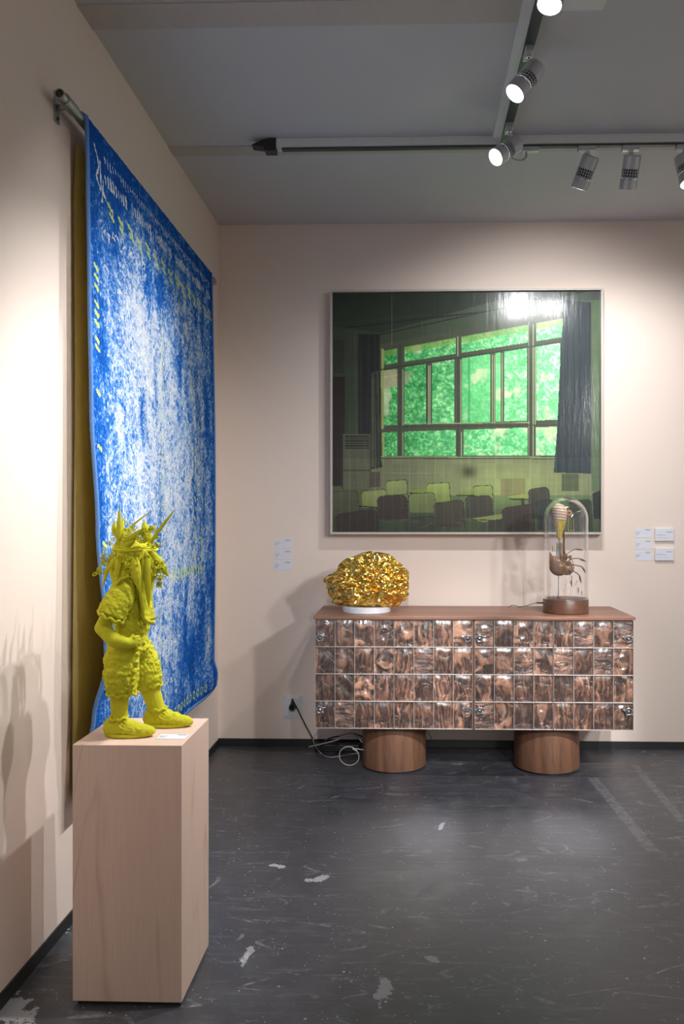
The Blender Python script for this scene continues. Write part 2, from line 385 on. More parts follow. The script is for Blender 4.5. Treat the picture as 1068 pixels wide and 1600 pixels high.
LAMPS = []
def track_lamp(pos, d, label, lit, power=0, angle=40, along='x', L=.155, R=.0415, target=None):
    """pos: where the adapter meets the rail; d: aiming direction"""
    t = thing('track_spotlight', label, 'lamp', pos, 'silver track spotlights on the ceiling')
    d = Vector(d).normalized()
    a = MB()
    if along == 'x': a.box((-.042, -.016, -.022), (.042, .016, 0))
    else: a.box((-.016, -.042, -.022), (.016, .042, 0))
    a.build('adapter', M['lamp_silver'], t, bevel=.002)
    cen = Vector((0, 0, -.105)) + d*.02
    top = cen - d*L*.30
    st = MB().tube([(0, 0, -.02), (0, 0, -.034)], .012, 14).tube([(0, 0, -.03), top+Vector((0, 0, .045)), top], [.008, .008, .008], 10)
    st.build('stem', M['chrome'], t, smooth=True)
    q = d.to_track_quat('Z', 'Y').to_matrix().to_4x4(); q.translation = cen
    def lb(prof, name, mat, par=t, n=36, cap=True):
        mb = MB().lathe(prof, n, cap=cap); o = mb.build(name, mat, par, sharp=35); o.matrix_local = q; return o
    h = L/2
    lb([(R-.004, -h), (R, -h+.004), (R, -h+.062), (R-.003, -h+.063)], 'housing', M['lamp_silver'])
    gb = MB().lathe([(R-.006, -h+.06), (R-.006, -h+.112)], 24)
    cg = gb.build('grille_core', M['black'], t, smooth=False); cg.matrix_local = q
    g = MB()
    for i in range(20):
        aa = 2*PI*i/20; x, y = (R-.002)*math.cos(aa), (R-.002)*math.sin(aa)
        g.tube([(x, y, -h+.06), (x, y, -h+.112)], .0016, 4)
    for zz in (.074, .087, .1):
        g.lathe([(R-.004, -h+zz-.0012), (R, -h+zz-.0012), (R, -h+zz+.0012), (R-.004, -h+zz+.0012)], 24, cap=False)
    go = g.build('grille', M['lamp_silver'], t); go.matrix_local = q
    lb([(R-.002, -h+.104), (R+.0005, -h+.105), (R+.0005, -h+.109), (R-.002, -h+.110)], 'ring', M['chrome'], cap=False)
    lb([(R-.003, -h+.110), (R, -h+.111), (R, h), (R-.003, h), (R-.005, h-.010)], 'front_ring', M['lamp_silver'], cap=False)
    ln = MB().lathe([(.0001, h-.008), (R-.004, h-.008)], 32, cap=False).build('lens', M['lens_on'] if lit else M['lens_off'], t); ln.matrix_local = q
    if lit:
        s = spot('spot_beam', cen+d*(h+.006), d, power, angle, .75, .03, parent=t)
        if target is not None:
            dd = (Vector(target)-(Vector(pos)+cen)).normalized(); s.rotation_euler = dd.to_track_quat('-Z', 'Y').to_euler()
    return t
ZR, ZR2 = ZC-.060, ZC-.050
track_lamp((XT, 2.66, ZR2), (-.22, -.22, -.93), 'silver track spotlight at the very top edge of the photo, lit lens aimed left', True, 110, 66, 'y', target=(-1.15, 2.9, 1.2))
track_lamp((XT, 3.24, ZR2), (-.58, -.25, -.78), 'lit silver track spotlight below the topmost one, tilted down to the left', True, 125, 58, 'y', target=(-.95, 2.65, 1.0))
track_lamp((XT, 3.86, ZR2), (-.68, -.42, -.60), 'lit silver track spotlight where the two ceiling tracks meet', True, 95, 62, 'y', target=(-1.15, 3.35, 1.55))
YR = YT-.019
track_lamp((at(916, 232, YR).x, YR, ZR), (-.30, .40, -.87), 'unlit-looking silver track spotlight tilted left, first right of the track junction', True, 48, 128, target=(.90, 5.2, 1.9))
track_lamp((at(985, 232, YR).x, YR, ZR), (-.05, .42, -.90), 'silver track spotlight hanging nearly upright, second right of the track junction', True, 55, 110, target=(1.45, 5.2, 1.5))
track_lamp((at(1066, 230, YR).x+.01, YR, ZR), (.10, -.30, -.95), 'lit silver track spotlight cut by the right edge of the photo', True, 55, 58, target=(1.3, 3.6, 0))
ac = thing('track_feed', 'small silver adapter with a looped grey cable on the cross track beside the junction', 'cable', (at(828, 232, YR).x, YR, ZR))
MB().box((-.04, -.016, -.022), (.04, .016, 0)).build('adapter', M['lamp_silver'], ac, bevel=.002)
MB().tube(bez([(-.02, 0, -.02), (-.022, -.01, -.05), (-.05, -.03, -.075), (-.10, -.06, -.075), (-.14, -.09, -.055)], 8), .004, 8).build('feed_cable', M['steel'], ac, smooth=True)

# ------------------------------------------------------------------ pedestal
p0 = atz(111, 1573.4, 0); p1 = atz(284.4, 1573.4, 0)
PZ = 1.45-354/1290*2.4535
PX0, PX1, PY0 = -.996, -.668, 2.435
PY1 = PY0+.335
ped = thing('pedestal', 'tall pale maple veneer pedestal carrying the yellow-green figure', 'pedestal', (0, 0, 0))
MB().box((PX0, PY0, .012), (PX1, PY1, PZ)).build('body', M['maple'], ped, bevel=.0015)
tag(MB().box((PX0+.012, PY0+.012, 0), (PX1-.012, PY1-.012, .012)).build('plinth', M['black'], ped), 'black recessed plinth')

def card(name, label, c, w_, h_, normal, lines, group=None, frame=False, th=.0012, yaw=0.0):
    """flat card; normal 'y' hangs on back wall, 'z' lies flat"""
    t = thing(name, label, 'label', c, group)
    if normal == 'y':
        P = lambda x, z, o: (x, -o, z)
    else:
        P = lambda x, z, o: (x*math.cos(yaw)-z*math.sin(yaw), x*math.sin(yaw)+z*math.cos(yaw), o)
    def slab(x0, z0, x1, z1, o0, o1, mb):
        vs = [P(x, z, o) for o in (o0, o1) for x, z in ((x0, z0), (x1, z0), (x1, z1), (x0, z1))]
        mb.add(vs, [(0, 3, 2, 1), (4, 5, 6, 7), (0, 1, 5, 4), (1, 2, 6, 5), (2, 3, 7, 6), (3, 0, 4, 7)]); return mb
    if frame:
        slab(-w_/2, -h_/2, w_/2, h_/2, 0, .012, MB()).build('holder', M['white'], t, bevel=.001)
        slab(-w_/2+.003, -h_/2+.003, w_/2-.003, h_/2-.003, .0122, .013, MB()).build('card', M['card'], t); o = .0131
    else:
        slab(-w_/2, -h_/2, w_/2, h_/2, 0, th, MB()).build('card', M['card'], t); o = th+.0001
    m = MB()
    for x0, z, x1, hh in lines: slab(x0*w_, z*h_-hh/2, x1*w_, z*h_+hh/2, o, o+.0002, m)
    tag(m.build('printed_lines', M['ink'], t), kind='stuff'); return t
LN = [(.10, .38, .43, .0035), (.16, .28, .43, .002), (-.44, .08, -.2, .003), (-.44, -.06, -.26, .002), (-.44, -.16, -.3, .002)]
for (i, (py0, wd)) in enumerate(((842, 'topmost'), (859.5, 'middle'), (876.5, 'lowest'))):
    a = at(428.5+i*-.3, py0, YW); b = at(455, py0+15, YW)
    card('wall_label', f'{wd} of three small white labels stacked left of the picture', ((a.x+b.x)/2, YW, (a.z+b.z)/2), b.x-a.x, a.z-b.z, 'y', LN, 'small labels left of the picture')
for (i, (py0, wd)) in enumerate(((825.5, 'topmost'), (843.5, 'middle'), (861, 'lowest'))):
    a = at(991.5, py0, YW); b = at(1017.5, py0+15, YW)
    card('wall_label', f'{wd} of three thin white labels stacked right of the glass dome', ((a.x+b.x)/2, YW, (a.z+b.z)/2), b.x-a.x, a.z-b.z, 'y', LN, 'small labels right of the picture')
for (py0, wd) in ((825.5, 'upper'), (856, 'lower')):
    a = at(1022, py0, YW); b = at(1051.5, py0+20, YW)
    card('wall_label', f'{wd} of two raised framed white labels on the right of the back wall', ((a.x+b.x)/2, YW, (a.z+b.z)/2), b.x-a.x, a.z-b.z, 'y',
         [(.1, .2, .42, .004), (-.42, -.02, .05, .0025), (-.42, -.25, .2, .0012)], 'framed labels right of the picture', True)
a = atz(283, 1153, PZ)
card('pedestal_label', 'small white printed label lying on the pedestal top beside the figure', (a.x-.03, a.y+.012, PZ), .088, .056, 'z', LN, yaw=.0)

# ------------------------------------------------------------------ statue
SY = 2.60
SO = at(215, 1148, SY); SO.z = PZ
G = lambda px, py, dy=0: at(px, py, SY+dy)-SO
B = lambda cx, cy, dy=0: G(130+cx/4.1, 780+cy/4.1, dy)
Hh = lambda x, y, dy=0: G(140+x/7.63, 785+y/7.63, dy)
def mat_flock():
    t = NT('yellow_green_flock'); co = t.coord()
    f = t.noise(co, 45, 4, .6)
    t.val(Base_Color=t.mix(f, (0.44, 0.42, 0.022), (0.62, 0.59, 0.04)), Roughness=.95)
    t.b.inputs['Sheen Weight'].default_value = .15; t.b.inputs['Specular IOR Level'].default_value = .1
    t.b.inputs['Sheen Tint'].default_value = (.8, .8, .1, 1)
    t.bump(t.noise(co, 900, 2), .25, .001); return t.m
M['flock'] = mat_flock()
st = thing('figure_statue', 'yellow-green flocked statue of a child crowned with leaves, hand on hip, on the pedestal', 'statue', SO)
def fuse(mb, name, voxel, smooth_it=4, disp=None, parent=st, mat=None):
    o = mb.build(name+'_raw', mat or M['flock'])
    r = o.modifiers.new('r', 'REMESH'); r.mode = 'VOXEL'; r.voxel_size = voxel; r.use_smooth_shade = True
    s = o.modifiers.new('s', 'SMOOTH'); s.iterations = smooth_it; s.factor = .5
    dg = bpy.context.evaluated_depsgraph_get(); ev = o.evaluated_get(dg)
    me = bpy.data.meshes.new_from_object(ev); me.name = name
    old = o.data; bpy.data.objects.remove(o); bpy.data.meshes.remove(old)
    n = len(me.vertices)
    if disp:
        nr = [v.normal.copy() for v in me.vertices]
        for v, q in zip(me.vertices, nr): v.co += q*disp(v.co)
    me.polygons.foreach_set('use_smooth', [True]*len(me.polygons))
    me.update(); me.materials.clear(); me.materials.append(mat or M['flock'])
    o = bpy.data.objects.new(name, me); C.objects.link(o); o.parent = parent; return o
# body: head, torso, arms with fingers, legs -- one surface
b = MB()
nY, fY = -.052, .052
neck, head = B(325, 520), B(335, 420)
b.ico(head, (.062, .052, .070)); b.ico(head+Vector((.040, 0, -.02)), (.030, .032, .040))
b.ico(head+Vector((.070, 0, -.008)), (.012, .009, .014)); b.cap(head+Vector((.062, -.012, -.034)), head+Vector((.062, .012, -.034)), .006, .006)
for s_ in (-1, 1):
    b.ico(head+Vector((-.004, .052*s_, -.004)), (.012, .006, .016)); b.ico(head+Vector((.058, .018*s_, .006)), .008)
b.cap(neck, head, .028, .03)
b.ico(B(305, 620), (.058, .062, .060)); b.ico(B(312, 720), (.056, .058, .060)); b.ico(B(315, 820), (.052, .056, .055)); b.ico(B(300, 930), (.056, .062, .055))
shN, elN, wrN = B(240, 610, -.072), B(118, 825, -.10), B(285, 925, -.105)
b.cap(B(290, 590, -.02), shN, .035, .032); b.cap(shN, elN, .030, .021); b.cap(elN, B(200, 905, -.108), .022, .023); b.cap(B(200, 905, -.108), wrN, .023, .0165)
palm = B(318, 915, -.092); b.cap(wrN, palm, .0165, .018)
for k, (cx, cy, l) in enumerate(((352, 878, 0), (360, 899, 0), (359, 921, 0), (350, 942, 0))):
    k1 = B(328+k*1.5, 886+18*k, -.101+.001*k); k2 = B(cx, cy, -.088); k3 = B(cx+4, cy+5, -.068)
    b.cap(palm, k1, .0095, .0056); b.cap(k1, k2, .0054, .0048); b.cap(k2, k3, .0048, .0042)
b.cap(palm, B(312, 890, -.085), .010, .007); b.cap(B(312, 890, -.085), B(318, 872, -.070), .007, .0058)
# far arm hanging behind the body, hand with fingers
shF, elF, wrF = B(310, 610, .072), B(330, 790, .088), B(360, 900, .070)
b.cap(B(300, 590, .02), shF, .035, .030); b.cap(shF, elF, .029, .021); b.cap(elF, wrF, .021, .015)
for k in range(4): b.cap(wrF, B(368+k*4, 925-4*k, .058+.006*k), .010, .006); b.cap(B(368+k*4, 925-4*k, .058+.006*k), B(372+k*4, 950-5*k, .055+.006*k), .006, .005)
b.cap(wrF, B(385, 915, .052), .009, .006)
hipN, knN, anN = B(265, 960, nY), B(245, 1190, nY-.012), B(232, 1415, nY-.012)
b.cap(hipN, knN, .048, .036); b.cap(knN, B(232, 1290, nY-.012), .029, .0265); b.cap(B(232, 1290, nY-.012), anN, .0285, .0235); b.cap(anN, B(232, 1455, nY-.012), .0235, .0235)
hipF, knF, anF = B(325, 960, fY), B(420, 1190, fY+.005), B(478, 1370, fY+.01)
b.cap(hipF, knF, .048, .036); b.cap(knF, B(440, 1250, fY+.006), .032, .030); b.cap(B(440, 1250, fY+.006), anF, .030, .0265); b.cap(anF, B(483, 1410, fY+.01), .026, .025)
bo = fuse(b, 'body', .0028, 2)
for v in bo.data.vertices: v.co.z = max(v.co.z, .006)
def lace(s1, s2, amp):
    def f(co):
        a_ = noise.noise(co*s1); b_ = noise.voronoi(co*s2)[0]
        return amp*(abs(a_)*1.4+(b_[1]-b_[0])*1.1-.45)+.4*amp*noise.noise(co*s2*2.2)
    return f
# romper top with the sleeve
b = MB()
b.ico(B(305, 610), (.064, .068, .052)); b.ico(B(310, 690), (.063, .066, .062)); b.ico(B(312, 800), (.056, .064, .060)); b.ico(B(300, 900), (.057, .068, .050))
fuse(b, 'shirt', .003, 3, lace(60, 100, .0042))
b = MB().tube([B(285, 548, -.030), B(262, 580, -.052), B(232, 640, -.074), B(200, 700, -.090), B(176, 752, -.099)], [.020, .036, .043, .044, .041], 26)
b.ico(B(285, 560, -.045), (.026, .030, .026)); b.tube([B(262, 580, -.06), B(262, 650, -.075), B(245, 735, -.09)], [.022, .026, .016], 16)
def sl_disp(co): return lace(70, 120, .0035)(co)+.0045*noise.noise(Vector((co.x*60+co.z*40, co.y*30, co.z*14)))
fuse(b, 'sleeve', .0026, 3, sl_disp)
b = MB().tube([B(305, 570, .05), B(312, 640, .085), B(322, 720, .092)], [.030, .044, .042], 26)
fuse(b, 'sleeve', .003, 3, lace(60, 100, .004))
# puffed knee-length trousers
b = MB()
b.ico(B(290, 950), (.066, .074, .052))
b.tube([B(265, 945, nY*.7), B(245, 1040, nY), B(243, 1120, nY-.008), B(245, 1190, nY-.012), B(247, 1240, nY-.012)], [.048, .053, .053, .048, .041], 28)
b.tube([B(330, 945, fY*.7), B(365, 1030, fY), B(395, 1110, fY), B(412, 1165, fY+.004), B(420, 1198, fY+.005)], [.050, .054, .052, .047, .040], 28)
def tr_disp(co):
    return lace(58, 95, .0045)(co) + .003*noise.noise(Vector((co.x*40, co.y*40, co.z*95)))+.003*noise.noise(co*30)
fuse(b, 'trousers', .003, 3, tr_disp)
tr_seam = bez([B(352, 925, -.075), B(345, 990, -.095), B(322, 1100, -.108), B(312, 1190, -.107), B(308, 1245, -.098)], 12)
fuse(MB().tube(tr_seam, [.006+.0025*math.sin(i*1.1) for i in range(len(tr_seam))], 8), 'trouser_ruffle', .002, 1, lace(90, 150, .003))
# hems: frilled rings
def frill(c, rx, ry, amp, name, tilt=(0, 0), r=.0045):
    pts = []
    for i in range(73):
        a_ = 2*PI*i/72; k = 1+.05*math.sin(11*a_+c.x*90)
        pts.append(c+Vector((rx*k*math.cos(a_), ry*k*math.sin(a_), amp*math.sin(9*a_)+tilt[0]*math.cos(a_)+tilt[1]*math.sin(a_))))
    MB().tube(pts, r, 7).build(name, M['flock'], st, smooth=True)
frill(B(247, 1243, nY-.012), .044, .042, .004, 'hem'); frill(B(420, 1196, fY+.005), .041, .040, .004, 'hem', (.006, 0))
frill(B(178, 748, -.098), .036, .040, .004, 'sleeve_hem', (-.018, 0))
frill(B(318, 545, 0), .042, .045, .004, 'collar')
# shoes
def shoe(heel, toe, dirv):
    L_ = (toe-heel); L_.z = 0; n_ = L_.normalized(); ln = L_.length; side = Vector((-n_.y, n_.x, 0))
    b = MB(); z0 = .012
    def pt(t, s, z): return Vector((heel.x, heel.y, 0))+n_*(ln*t)+side*s+Vector((0, 0, z))
    for t_, wd, hh in ((.12, .028, .038), (.30, .030, .040), (.48, .031, .034), (.66, .032, .027), (.82, .029, .022), (.91, .023, .019)):
        b.ico(pt(t_, 0, hh*.55+.006), (.030, wd, hh*.9)) if abs(n_.x) > .7 else b.ico(pt(t_, 0, hh*.55+.006), (wd, .03, hh*.9))
    o = fuse(b, 'shoe', .0026, 4, lambda co: .003*abs(noise.noise(co*60))+.0015*noise.noise(co*120))
    for v in o.data.vertices:
        v.co.z = max(v.co.z, .001)
    pts = [pt(.5+.47*math.cos(a_), .0305*math.sin(a_)*(1-.12*math.cos(a_)), .006) for a_ in [2*PI*i/40 for i in range(41)]]
    MB().tube(pts, .0058, 8).build('sole', M['flock'], o, smooth=True)
    m = MB()
    for i in range(5):
        t_ = .36+i*.1; zz = .056-.0062*i
        m.tube(bez([pt(t_-.03, -.020, zz-.012), pt(t_, -.006, zz), pt(t_+.04, .012, zz-.004)], 5), .0032, 6)
    m.tube(bez([pt(.30, -.022, .040), pt(.38, -.03, .034), pt(.5, -.028, .026), pt(.62, -.030, .024)], 6), .003, 6)
    m.tube(bez([pt(.30, -.020, .045), pt(.42, -.018, .05), pt(.55, -.022, .036), pt(.68, -.012, .034)], 6), .003, 6)
    m.build('laces', M['flock'], o, smooth=True)
    pts = [pt(.26+.20*math.cos(a_), .031*math.sin(a_), .058+.003*math.sin(7*a_)) for a_ in [2*PI*i/40 for i in range(41)]]
    MB().tube(pts, .0045, 7).build('shoe_collar', M['flock'], o, smooth=True)
shoe(B(158, 1500, -.064), B(425, 1500, -.064), 1)
shoe(B(412, 1440, .062), B(668, 1430, .062), 1)
# hair shell under the leaves and hanging locks
b = MB(); b.ico(B(330, 400), (.072, .062, .075)); b.ico(B(300, 450), (.066, .06, .075)); b.ico(B(300, 520, 0), (.055, .055, .05))
fuse(b, 'hair', .003, 3, lambda co: .004*noise.noise(Vector((co.x*70, co.y*70, co.z*9)))+.002*noise.noise(Vector((co.x*150, co.y*150, co.z*14))))
rnd = random.Random(4)
def lock(pts, r0, r1, name='lock'):
    c_ = bez(pts, 7); n_ = len(c_)
    MB().tube(c_, [r0+(r1-r0)*i/(n_-1)+.0008*math.sin(i*1.7) for i in range(n_)], 8).build(name, M['flock'], st, smooth=True)
for k in range(9):                         # long locks falling before the face
    x0 = 640+k*13; dy = -.065+k*.013
    lock([Hh(x0, 560, dy*.9), Hh(x0-15+6*k, 800, dy), Hh(610+k*15, 1080, dy), Hh(640+k*13, 1290-rnd.random()*40, dy), Hh(655+k*14, 1400, dy)], .0065, .0045)
for dy in (-.06, -.045):
    lock([Hh(600, 1050, dy), Hh(625, 1260, dy), Hh(640, 1360, dy), Hh(700, 1420, dy), Hh(775, 1440, dy)], .006, .0065, 'braid')
lock([Hh(700, 1400, -.02), Hh(760, 1385, -.02), Hh(830, 1360, -.02)], .004, .002, 'twig')
for k in range(10):                        # locks falling back over the shoulder
    dy = -.075+.016*k; x0 = 300+rnd.random()*60
    lock([Hh(x0+40, 600, dy), Hh(x0, 820, dy*1.05), Hh(x0-20+rnd.random()*40, 960, dy*1.05), Hh(240+k*5, 1080, dy), Hh(185+k*8, 1190, dy*.8)], .0062, .003)
lock([Hh(470, 880, -.085), Hh(380, 910, -.088), Hh(310, 990, -.088), Hh(240, 1090, -.085), Hh(190, 1190, -.08)], .006, .003)
# leaves and feathers
def leaf(p, q, w_, face, name='leaf', bend=.0, ribs=5, tip=1.0, n=14, crimp=.0):
    p, q = Vector(p), Vector(q); d = (q-p); L_ = d.length; d.normalize()
    f_ = Vector(face); f_ = (f_-d*f_.dot(d)).normalized(); s_ = d.cross(f_)
    vs = []; th = .0011
    for side in (1, -1):
        for i in range(n+1):
            t_ = i/n; wi = w_*(math.sin(PI*min(1, t_**(.75*tip)*.98+.02))**.85)+.0008
            for j in range(-2, 3):
                u = j/2; h = bend*math.sin(PI*t_)+ -.25*abs(u)*wi+.35*wi*(0 if j else .35)
                h += crimp*math.sin(t_*ribs*2*PI+abs(u)*2.5)
                vs.append(p+d*(L_*t_)+s_*(wi*u)+f_*(h+side*th))
    m = (n+1)*5; fs = []
    for i in range(n):
        for j in range(4):
            a_ = i*5+j; fs.append((a_, a_+1, a_+6, a_+5)); fs.append((m+a_, m+a_+5, m+a_+6, m+a_+1))
    for i in range(n):
        for j in (0, 4):
            a_ = i*5+j; fs.append((a_, a_+5, m+a_+5, m+a_) if j == 0 else (a_, m+a_, m+a_+5, a_+5))
    for i in (0, n):
        for j in range(4): a_ = i*5+j; fs.append((a_, m+a_, m+a_+1, a_+1))
    o = obj(name, vs, fs, M['flock'], st, True); return o
F = (0.15, -1, .1)
leaf(Hh(560, 650, -.078), Hh(590, 1075, -.085), .0105, F, bend=.012, crimp=.0008)          # big leaf over the ear
leaf(Hh(500, 640, -.080), Hh(600, 1060, -.087), .0125, (-.3, -1, 0), bend=.01, crimp=.0008)
leaf(Hh(672, 575, -.062), Hh(710, 1275, -.062), .0115, F, 'long_leaf', bend=.008, tip=.9)
leaf(Hh(640, 600, -.050), Hh(690, 1000, -.07), .008, F, 'long_leaf')
leaf(Hh(720, 560, -.03), Hh(945, 885, -.04), .0130, (0, -1, .3), 'feather', bend=.012, crimp=.0007, ribs=9, tip=1.3)
leaf(Hh(740, 590, .02), Hh(900, 860, .02), .010, (0, -1, .3), 'feather', crimp=.0007, ribs=9, tip=1.3)
leaf(Hh(350, 545, -.07), Hh(655, 300, -.075), .0115, (0, -1, -.4), 'feather', bend=.006, crimp=.0007, ribs=9)
leaf(Hh(370, 575, -.075), Hh(545, 450, -.08), .009, (0, -1, -.4), 'feather', crimp=.0007, ribs=7)
leaf(Hh(345, 520, -.055), Hh(358, 75, -.05), .0075, (.2, -1, 0), 'feather', bend=.004, crimp=.0006, ribs=10)
leaf(Hh(370, 470, .01), Hh(395, 205, .02), .011, F, bend=.01)
leaf(Hh(335, 430, -.02), Hh(300, 215, -.015), .010, (-.5, -1, 0), bend=.012)
leaf(Hh(690, 470, .0), Hh(650, 215, .01), .014, F, bend=.01)
leaf(Hh(740, 520, .03), Hh(690, 290, .03), .010, F, bend=.01)
leaf(Hh(300, 600, -.04), Hh(155, 1010, -.05), .0075, (-.3, -1, .1), bend=.01)
leaf(Hh(330, 640, -.06), Hh(210, 830, -.07), .0075, F, bend=.01)
leaf(Hh(345, 630, -.075), Hh(345, 850, -.08), .007, F, bend=.006)
leaf(Hh(640, 590, -.07), Hh(585, 690, -.08), .006, F)
leaf(Hh(330, 600, -.075), Hh(420, 560, -.08), .008, F)
def spike(p, q, r, name='quill'):
    p, q = Vector(p), Vector(q); m = (p+q)/2+Vector((0, 0, .003))
    c_ = bez([p, m, q], 6); n_ = len(c_)
    MB().tube(c_, [r*(1-.85*(i/(n_-1))**2) for i in range(n_)], 8).build(name, M['flock'], st, smooth=True)
spike(Hh(545, 330, .02), Hh(262, 100, .03), .0028); spike(Hh(440, 340, .0), Hh(760, 85, -.01), .0032)
spike(Hh(735, 480, -.02), Hh(1022, 75, -.03), .0042); spike(Hh(560, 420, .04), Hh(548, 330, .04), .003)
leaf(Hh(735, 450, -.022), Hh(1010, 90, -.03), .0045, F, 'feather')
# crown band
pts = []
cc = Hh(545, 560)
for i in range(49):
    a_ = 2*PI*i/48; pts.append(cc+Vector((.066*math.cos(a_), .078*math.sin(a_), .0012*math.sin(5*a_)-.002*math.cos(a_))))
MB().tube(pts, .0052, 8).build('crown_band', M['flock'], st, smooth=True)
MB().tube([p_+Vector((0, 0, .008+.002*math.sin(i))) for i, p_ in enumerate(pts)], .0032, 8).build('crown_band', M['flock'], st, smooth=True)
# blossom sprigs: curled little rings on stems
def sprig(c, rad, n_, seed):
    r_ = random.Random(seed); m = MB(); c = Vector(c)
    for k in range(n_):
        q = c+Vector((r_.gauss(0, rad), r_.gauss(0, rad*.7), r_.gauss(0, rad)))
        R_ = .0038+r_.random()*.003; ax = Vector((r_.gauss(0, .5), -1, r_.gauss(0, .5))).normalized(); u = ax.orthogonal().normalized(); v_ = ax.cross(u)
        m.tube([q+(u*math.cos(a_)+v_*math.sin(a_))*R_ for a_ in [2*PI*i/12*.9 for i in range(13)]], .0014+r_.random()*.0008, 6)
        m.tube(bez([c+Vector((0, .004, 0)), (q+c)/2+Vector((r_.gauss(0, .003),)*3), q], 4), .0013, 5)
        m.ico(q+u*R_, .0022, 1)
    m.build('blossom_sprig', M['flock'], st, smooth=True)
for c_, r_, n_, s_ in ((Hh(400, 410, -.065), .012, 12, 1), (Hh(470, 310, -.04), .008, 6, 2), (Hh(630, 370, -.07), .009, 9, 3), (Hh(715, 300, -.05), .009, 7, 4),
                       (Hh(660, 440, -.07), .007, 7, 15), (Hh(290, 510, -.03), .009, 6, 5), (Hh(190, 700, -.05), .013, 11, 6), (Hh(120, 830, -.055), .007, 5, 7), (Hh(230, 640, -.05), .012, 8, 8),
                       (Hh(420, 680, -.085), .010, 8, 9), (Hh(480, 730, -.088), .009, 8, 10), (Hh(440, 870, -.088), .008, 6, 11), (Hh(490, 810, -.088), .006, 5, 16), (Hh(800, 770, -.05), .011, 10, 12),
                       (Hh(835, 890, -.045), .008, 6, 13), (Hh(815, 965, -.045), .006, 4, 14), (Hh(750, 700, -.06), .012, 8, 17), (Hh(800, 500, -.03), .007, 5, 18)):
    sprig(c_, r_, n_, s_)

# ------------------------------------------------------------------ rug on its rod
RX, RZ = -1.150, 2.862
RY0, RY1 = 2.887, 4.74
ZB = .455
NU, NV = 280, 380
def lerp_prof(pr, t):
    for (a, x), (b, y) in zip(pr, pr[1:]):
        if t <= b: k = (t-a)/(b-a); k = k*k*(3-2*k); return x+(y-x)*k
    return pr[-1][1]
near_prof = [(0, 0), (.08, 0.003), (.25, .008), (.42, .014), (.60, .036), (.75, .064), (.80, .066), (.88, .025), (.95, -.012), (1, -.022)]
far_prof = [(0, 0), (.5, .004), (.8, .006), (.92, .008), (.96, .030), (.985, .026), (1, 0.0)]
def rug_pt(u, v, off=0.0):
    """u 0 near .. 1 far; v 0 at the rod .. 1 hem"""
    z = RZ - v*(RZ-ZB)
    nx = lerp_prof(near_prof, v); fx = lerp_prof(far_prof, v)
    k = math.exp(-(u/.22)**2); k2 = math.exp(-((1-u)/.12)**2)
    x = RX+.024 + nx*k + fx*k2 + .012*math.sin(PI*v)*(1-k) + .004*math.sin(u*19+v*3)*v
    y = RY0+(RY1-RY0)*u
    y += -.012*v*(1-u)*2*(v > .8)*(v-.8)*4
    if v > .93: z += 0
    if v < 0.012:
        a_ = v/.012*PI/2; x = RX + (.024+off)*math.sin(a_); z = RZ + (.024+off)*math.cos(a_); return Vector((x, y, z))
    return Vector((x+off, y, z))
def mat_rug():
    t = NT('tufted_blue_rug'); co = t.coord()
    at_ = t.attr('rug_design'); ch = t.new('ShaderNodeSeparateColor'); t.link(at_.outputs['Color'], ch.inputs[0])
    wl, yl, st_ = ch.outputs
    v = t.mapping(co, (1, .9, 1.0))
    n1 = t.noise(v, 27, 5, .62, 1.4); n2 = t.noise(t.mapping(co, (1, 1, 1), loc=(3, 3, 3)), 75, 4, .65, .8); n3 = t.noise(t.mapping(co, (1, 1, .75)), 10, 4, .6)
    w1 = t.math('ABSOLUTE', t.math('SUBTRACT', t.noise(t.mapping(co, (1, 1, .8)), 30, 1, .4, 1.0), .5))
    ridge = t.rng(w1, .01, .05, 1, 0)
    s = t.math('ADD', t.math('ADD', t.math('MULTIPLY', n1, 1.0), t.math('MULTIPLY', n3, .40)), t.math('MULTIPLY', n2, .50))
    s = t.math('ADD', s, t.math('MULTIPLY', ridge, .16))
    lev = t.math('ADD', s, t.math('SUBTRACT', wl, 1.0))
    col = t.ramp(t.rng(lev, .10, 1.1), ((0.18, (.005, .075, .36)), (.34, (.010, .13, .50)), (.43, (.06, .21, .56)), (.52, (.22, .38, .68)), (.62, (.52, .62, .78)), (.80, (.78, .81, .85))))
    yv = t.mix(n2, (.45, .62, .10), (.72, .80, .22))
    col = t.mix(t.rng(st_, .4, .6), col, (.70, .76, .82))
    spk = t.rng(t.noise(t.mapping(co, (1, 1, .3), loc=(9, 1, 4)), 38, 3, .7), .64, .70)
    col = t.mix(t.math('MULTIPLY', spk, t.rng(wl, .45, .8, 0, .35)), col, (.55, .74, .40))
    col = t.mix(t.math('MULTIPLY', t.rng(yl, .35, .6), .95), col, yv)
    t.val(Base_Color=col, Roughness=.95); t.b.inputs['Specular IOR Level'].default_value = .1
    t.bump(t.math('ADD', t.math('MULTIPLY', s, 1.0), t.math('MULTIPLY', n2, .8)), .55, .012)
    return t.m
M['rug'] = mat_rug()
M['yellow_back_and_bounce'] = plain('yellow_backing_and_bounce', (0.66, 0.56, 0.24), .9)  # woven back, and the yellow bounce painted on the added sheet
M['edge_blue'] = plain('blue_binding', (.10, .22, .50), .9, 0, 200, .3)
M['rug'].name = 'tufted_blue_rug'
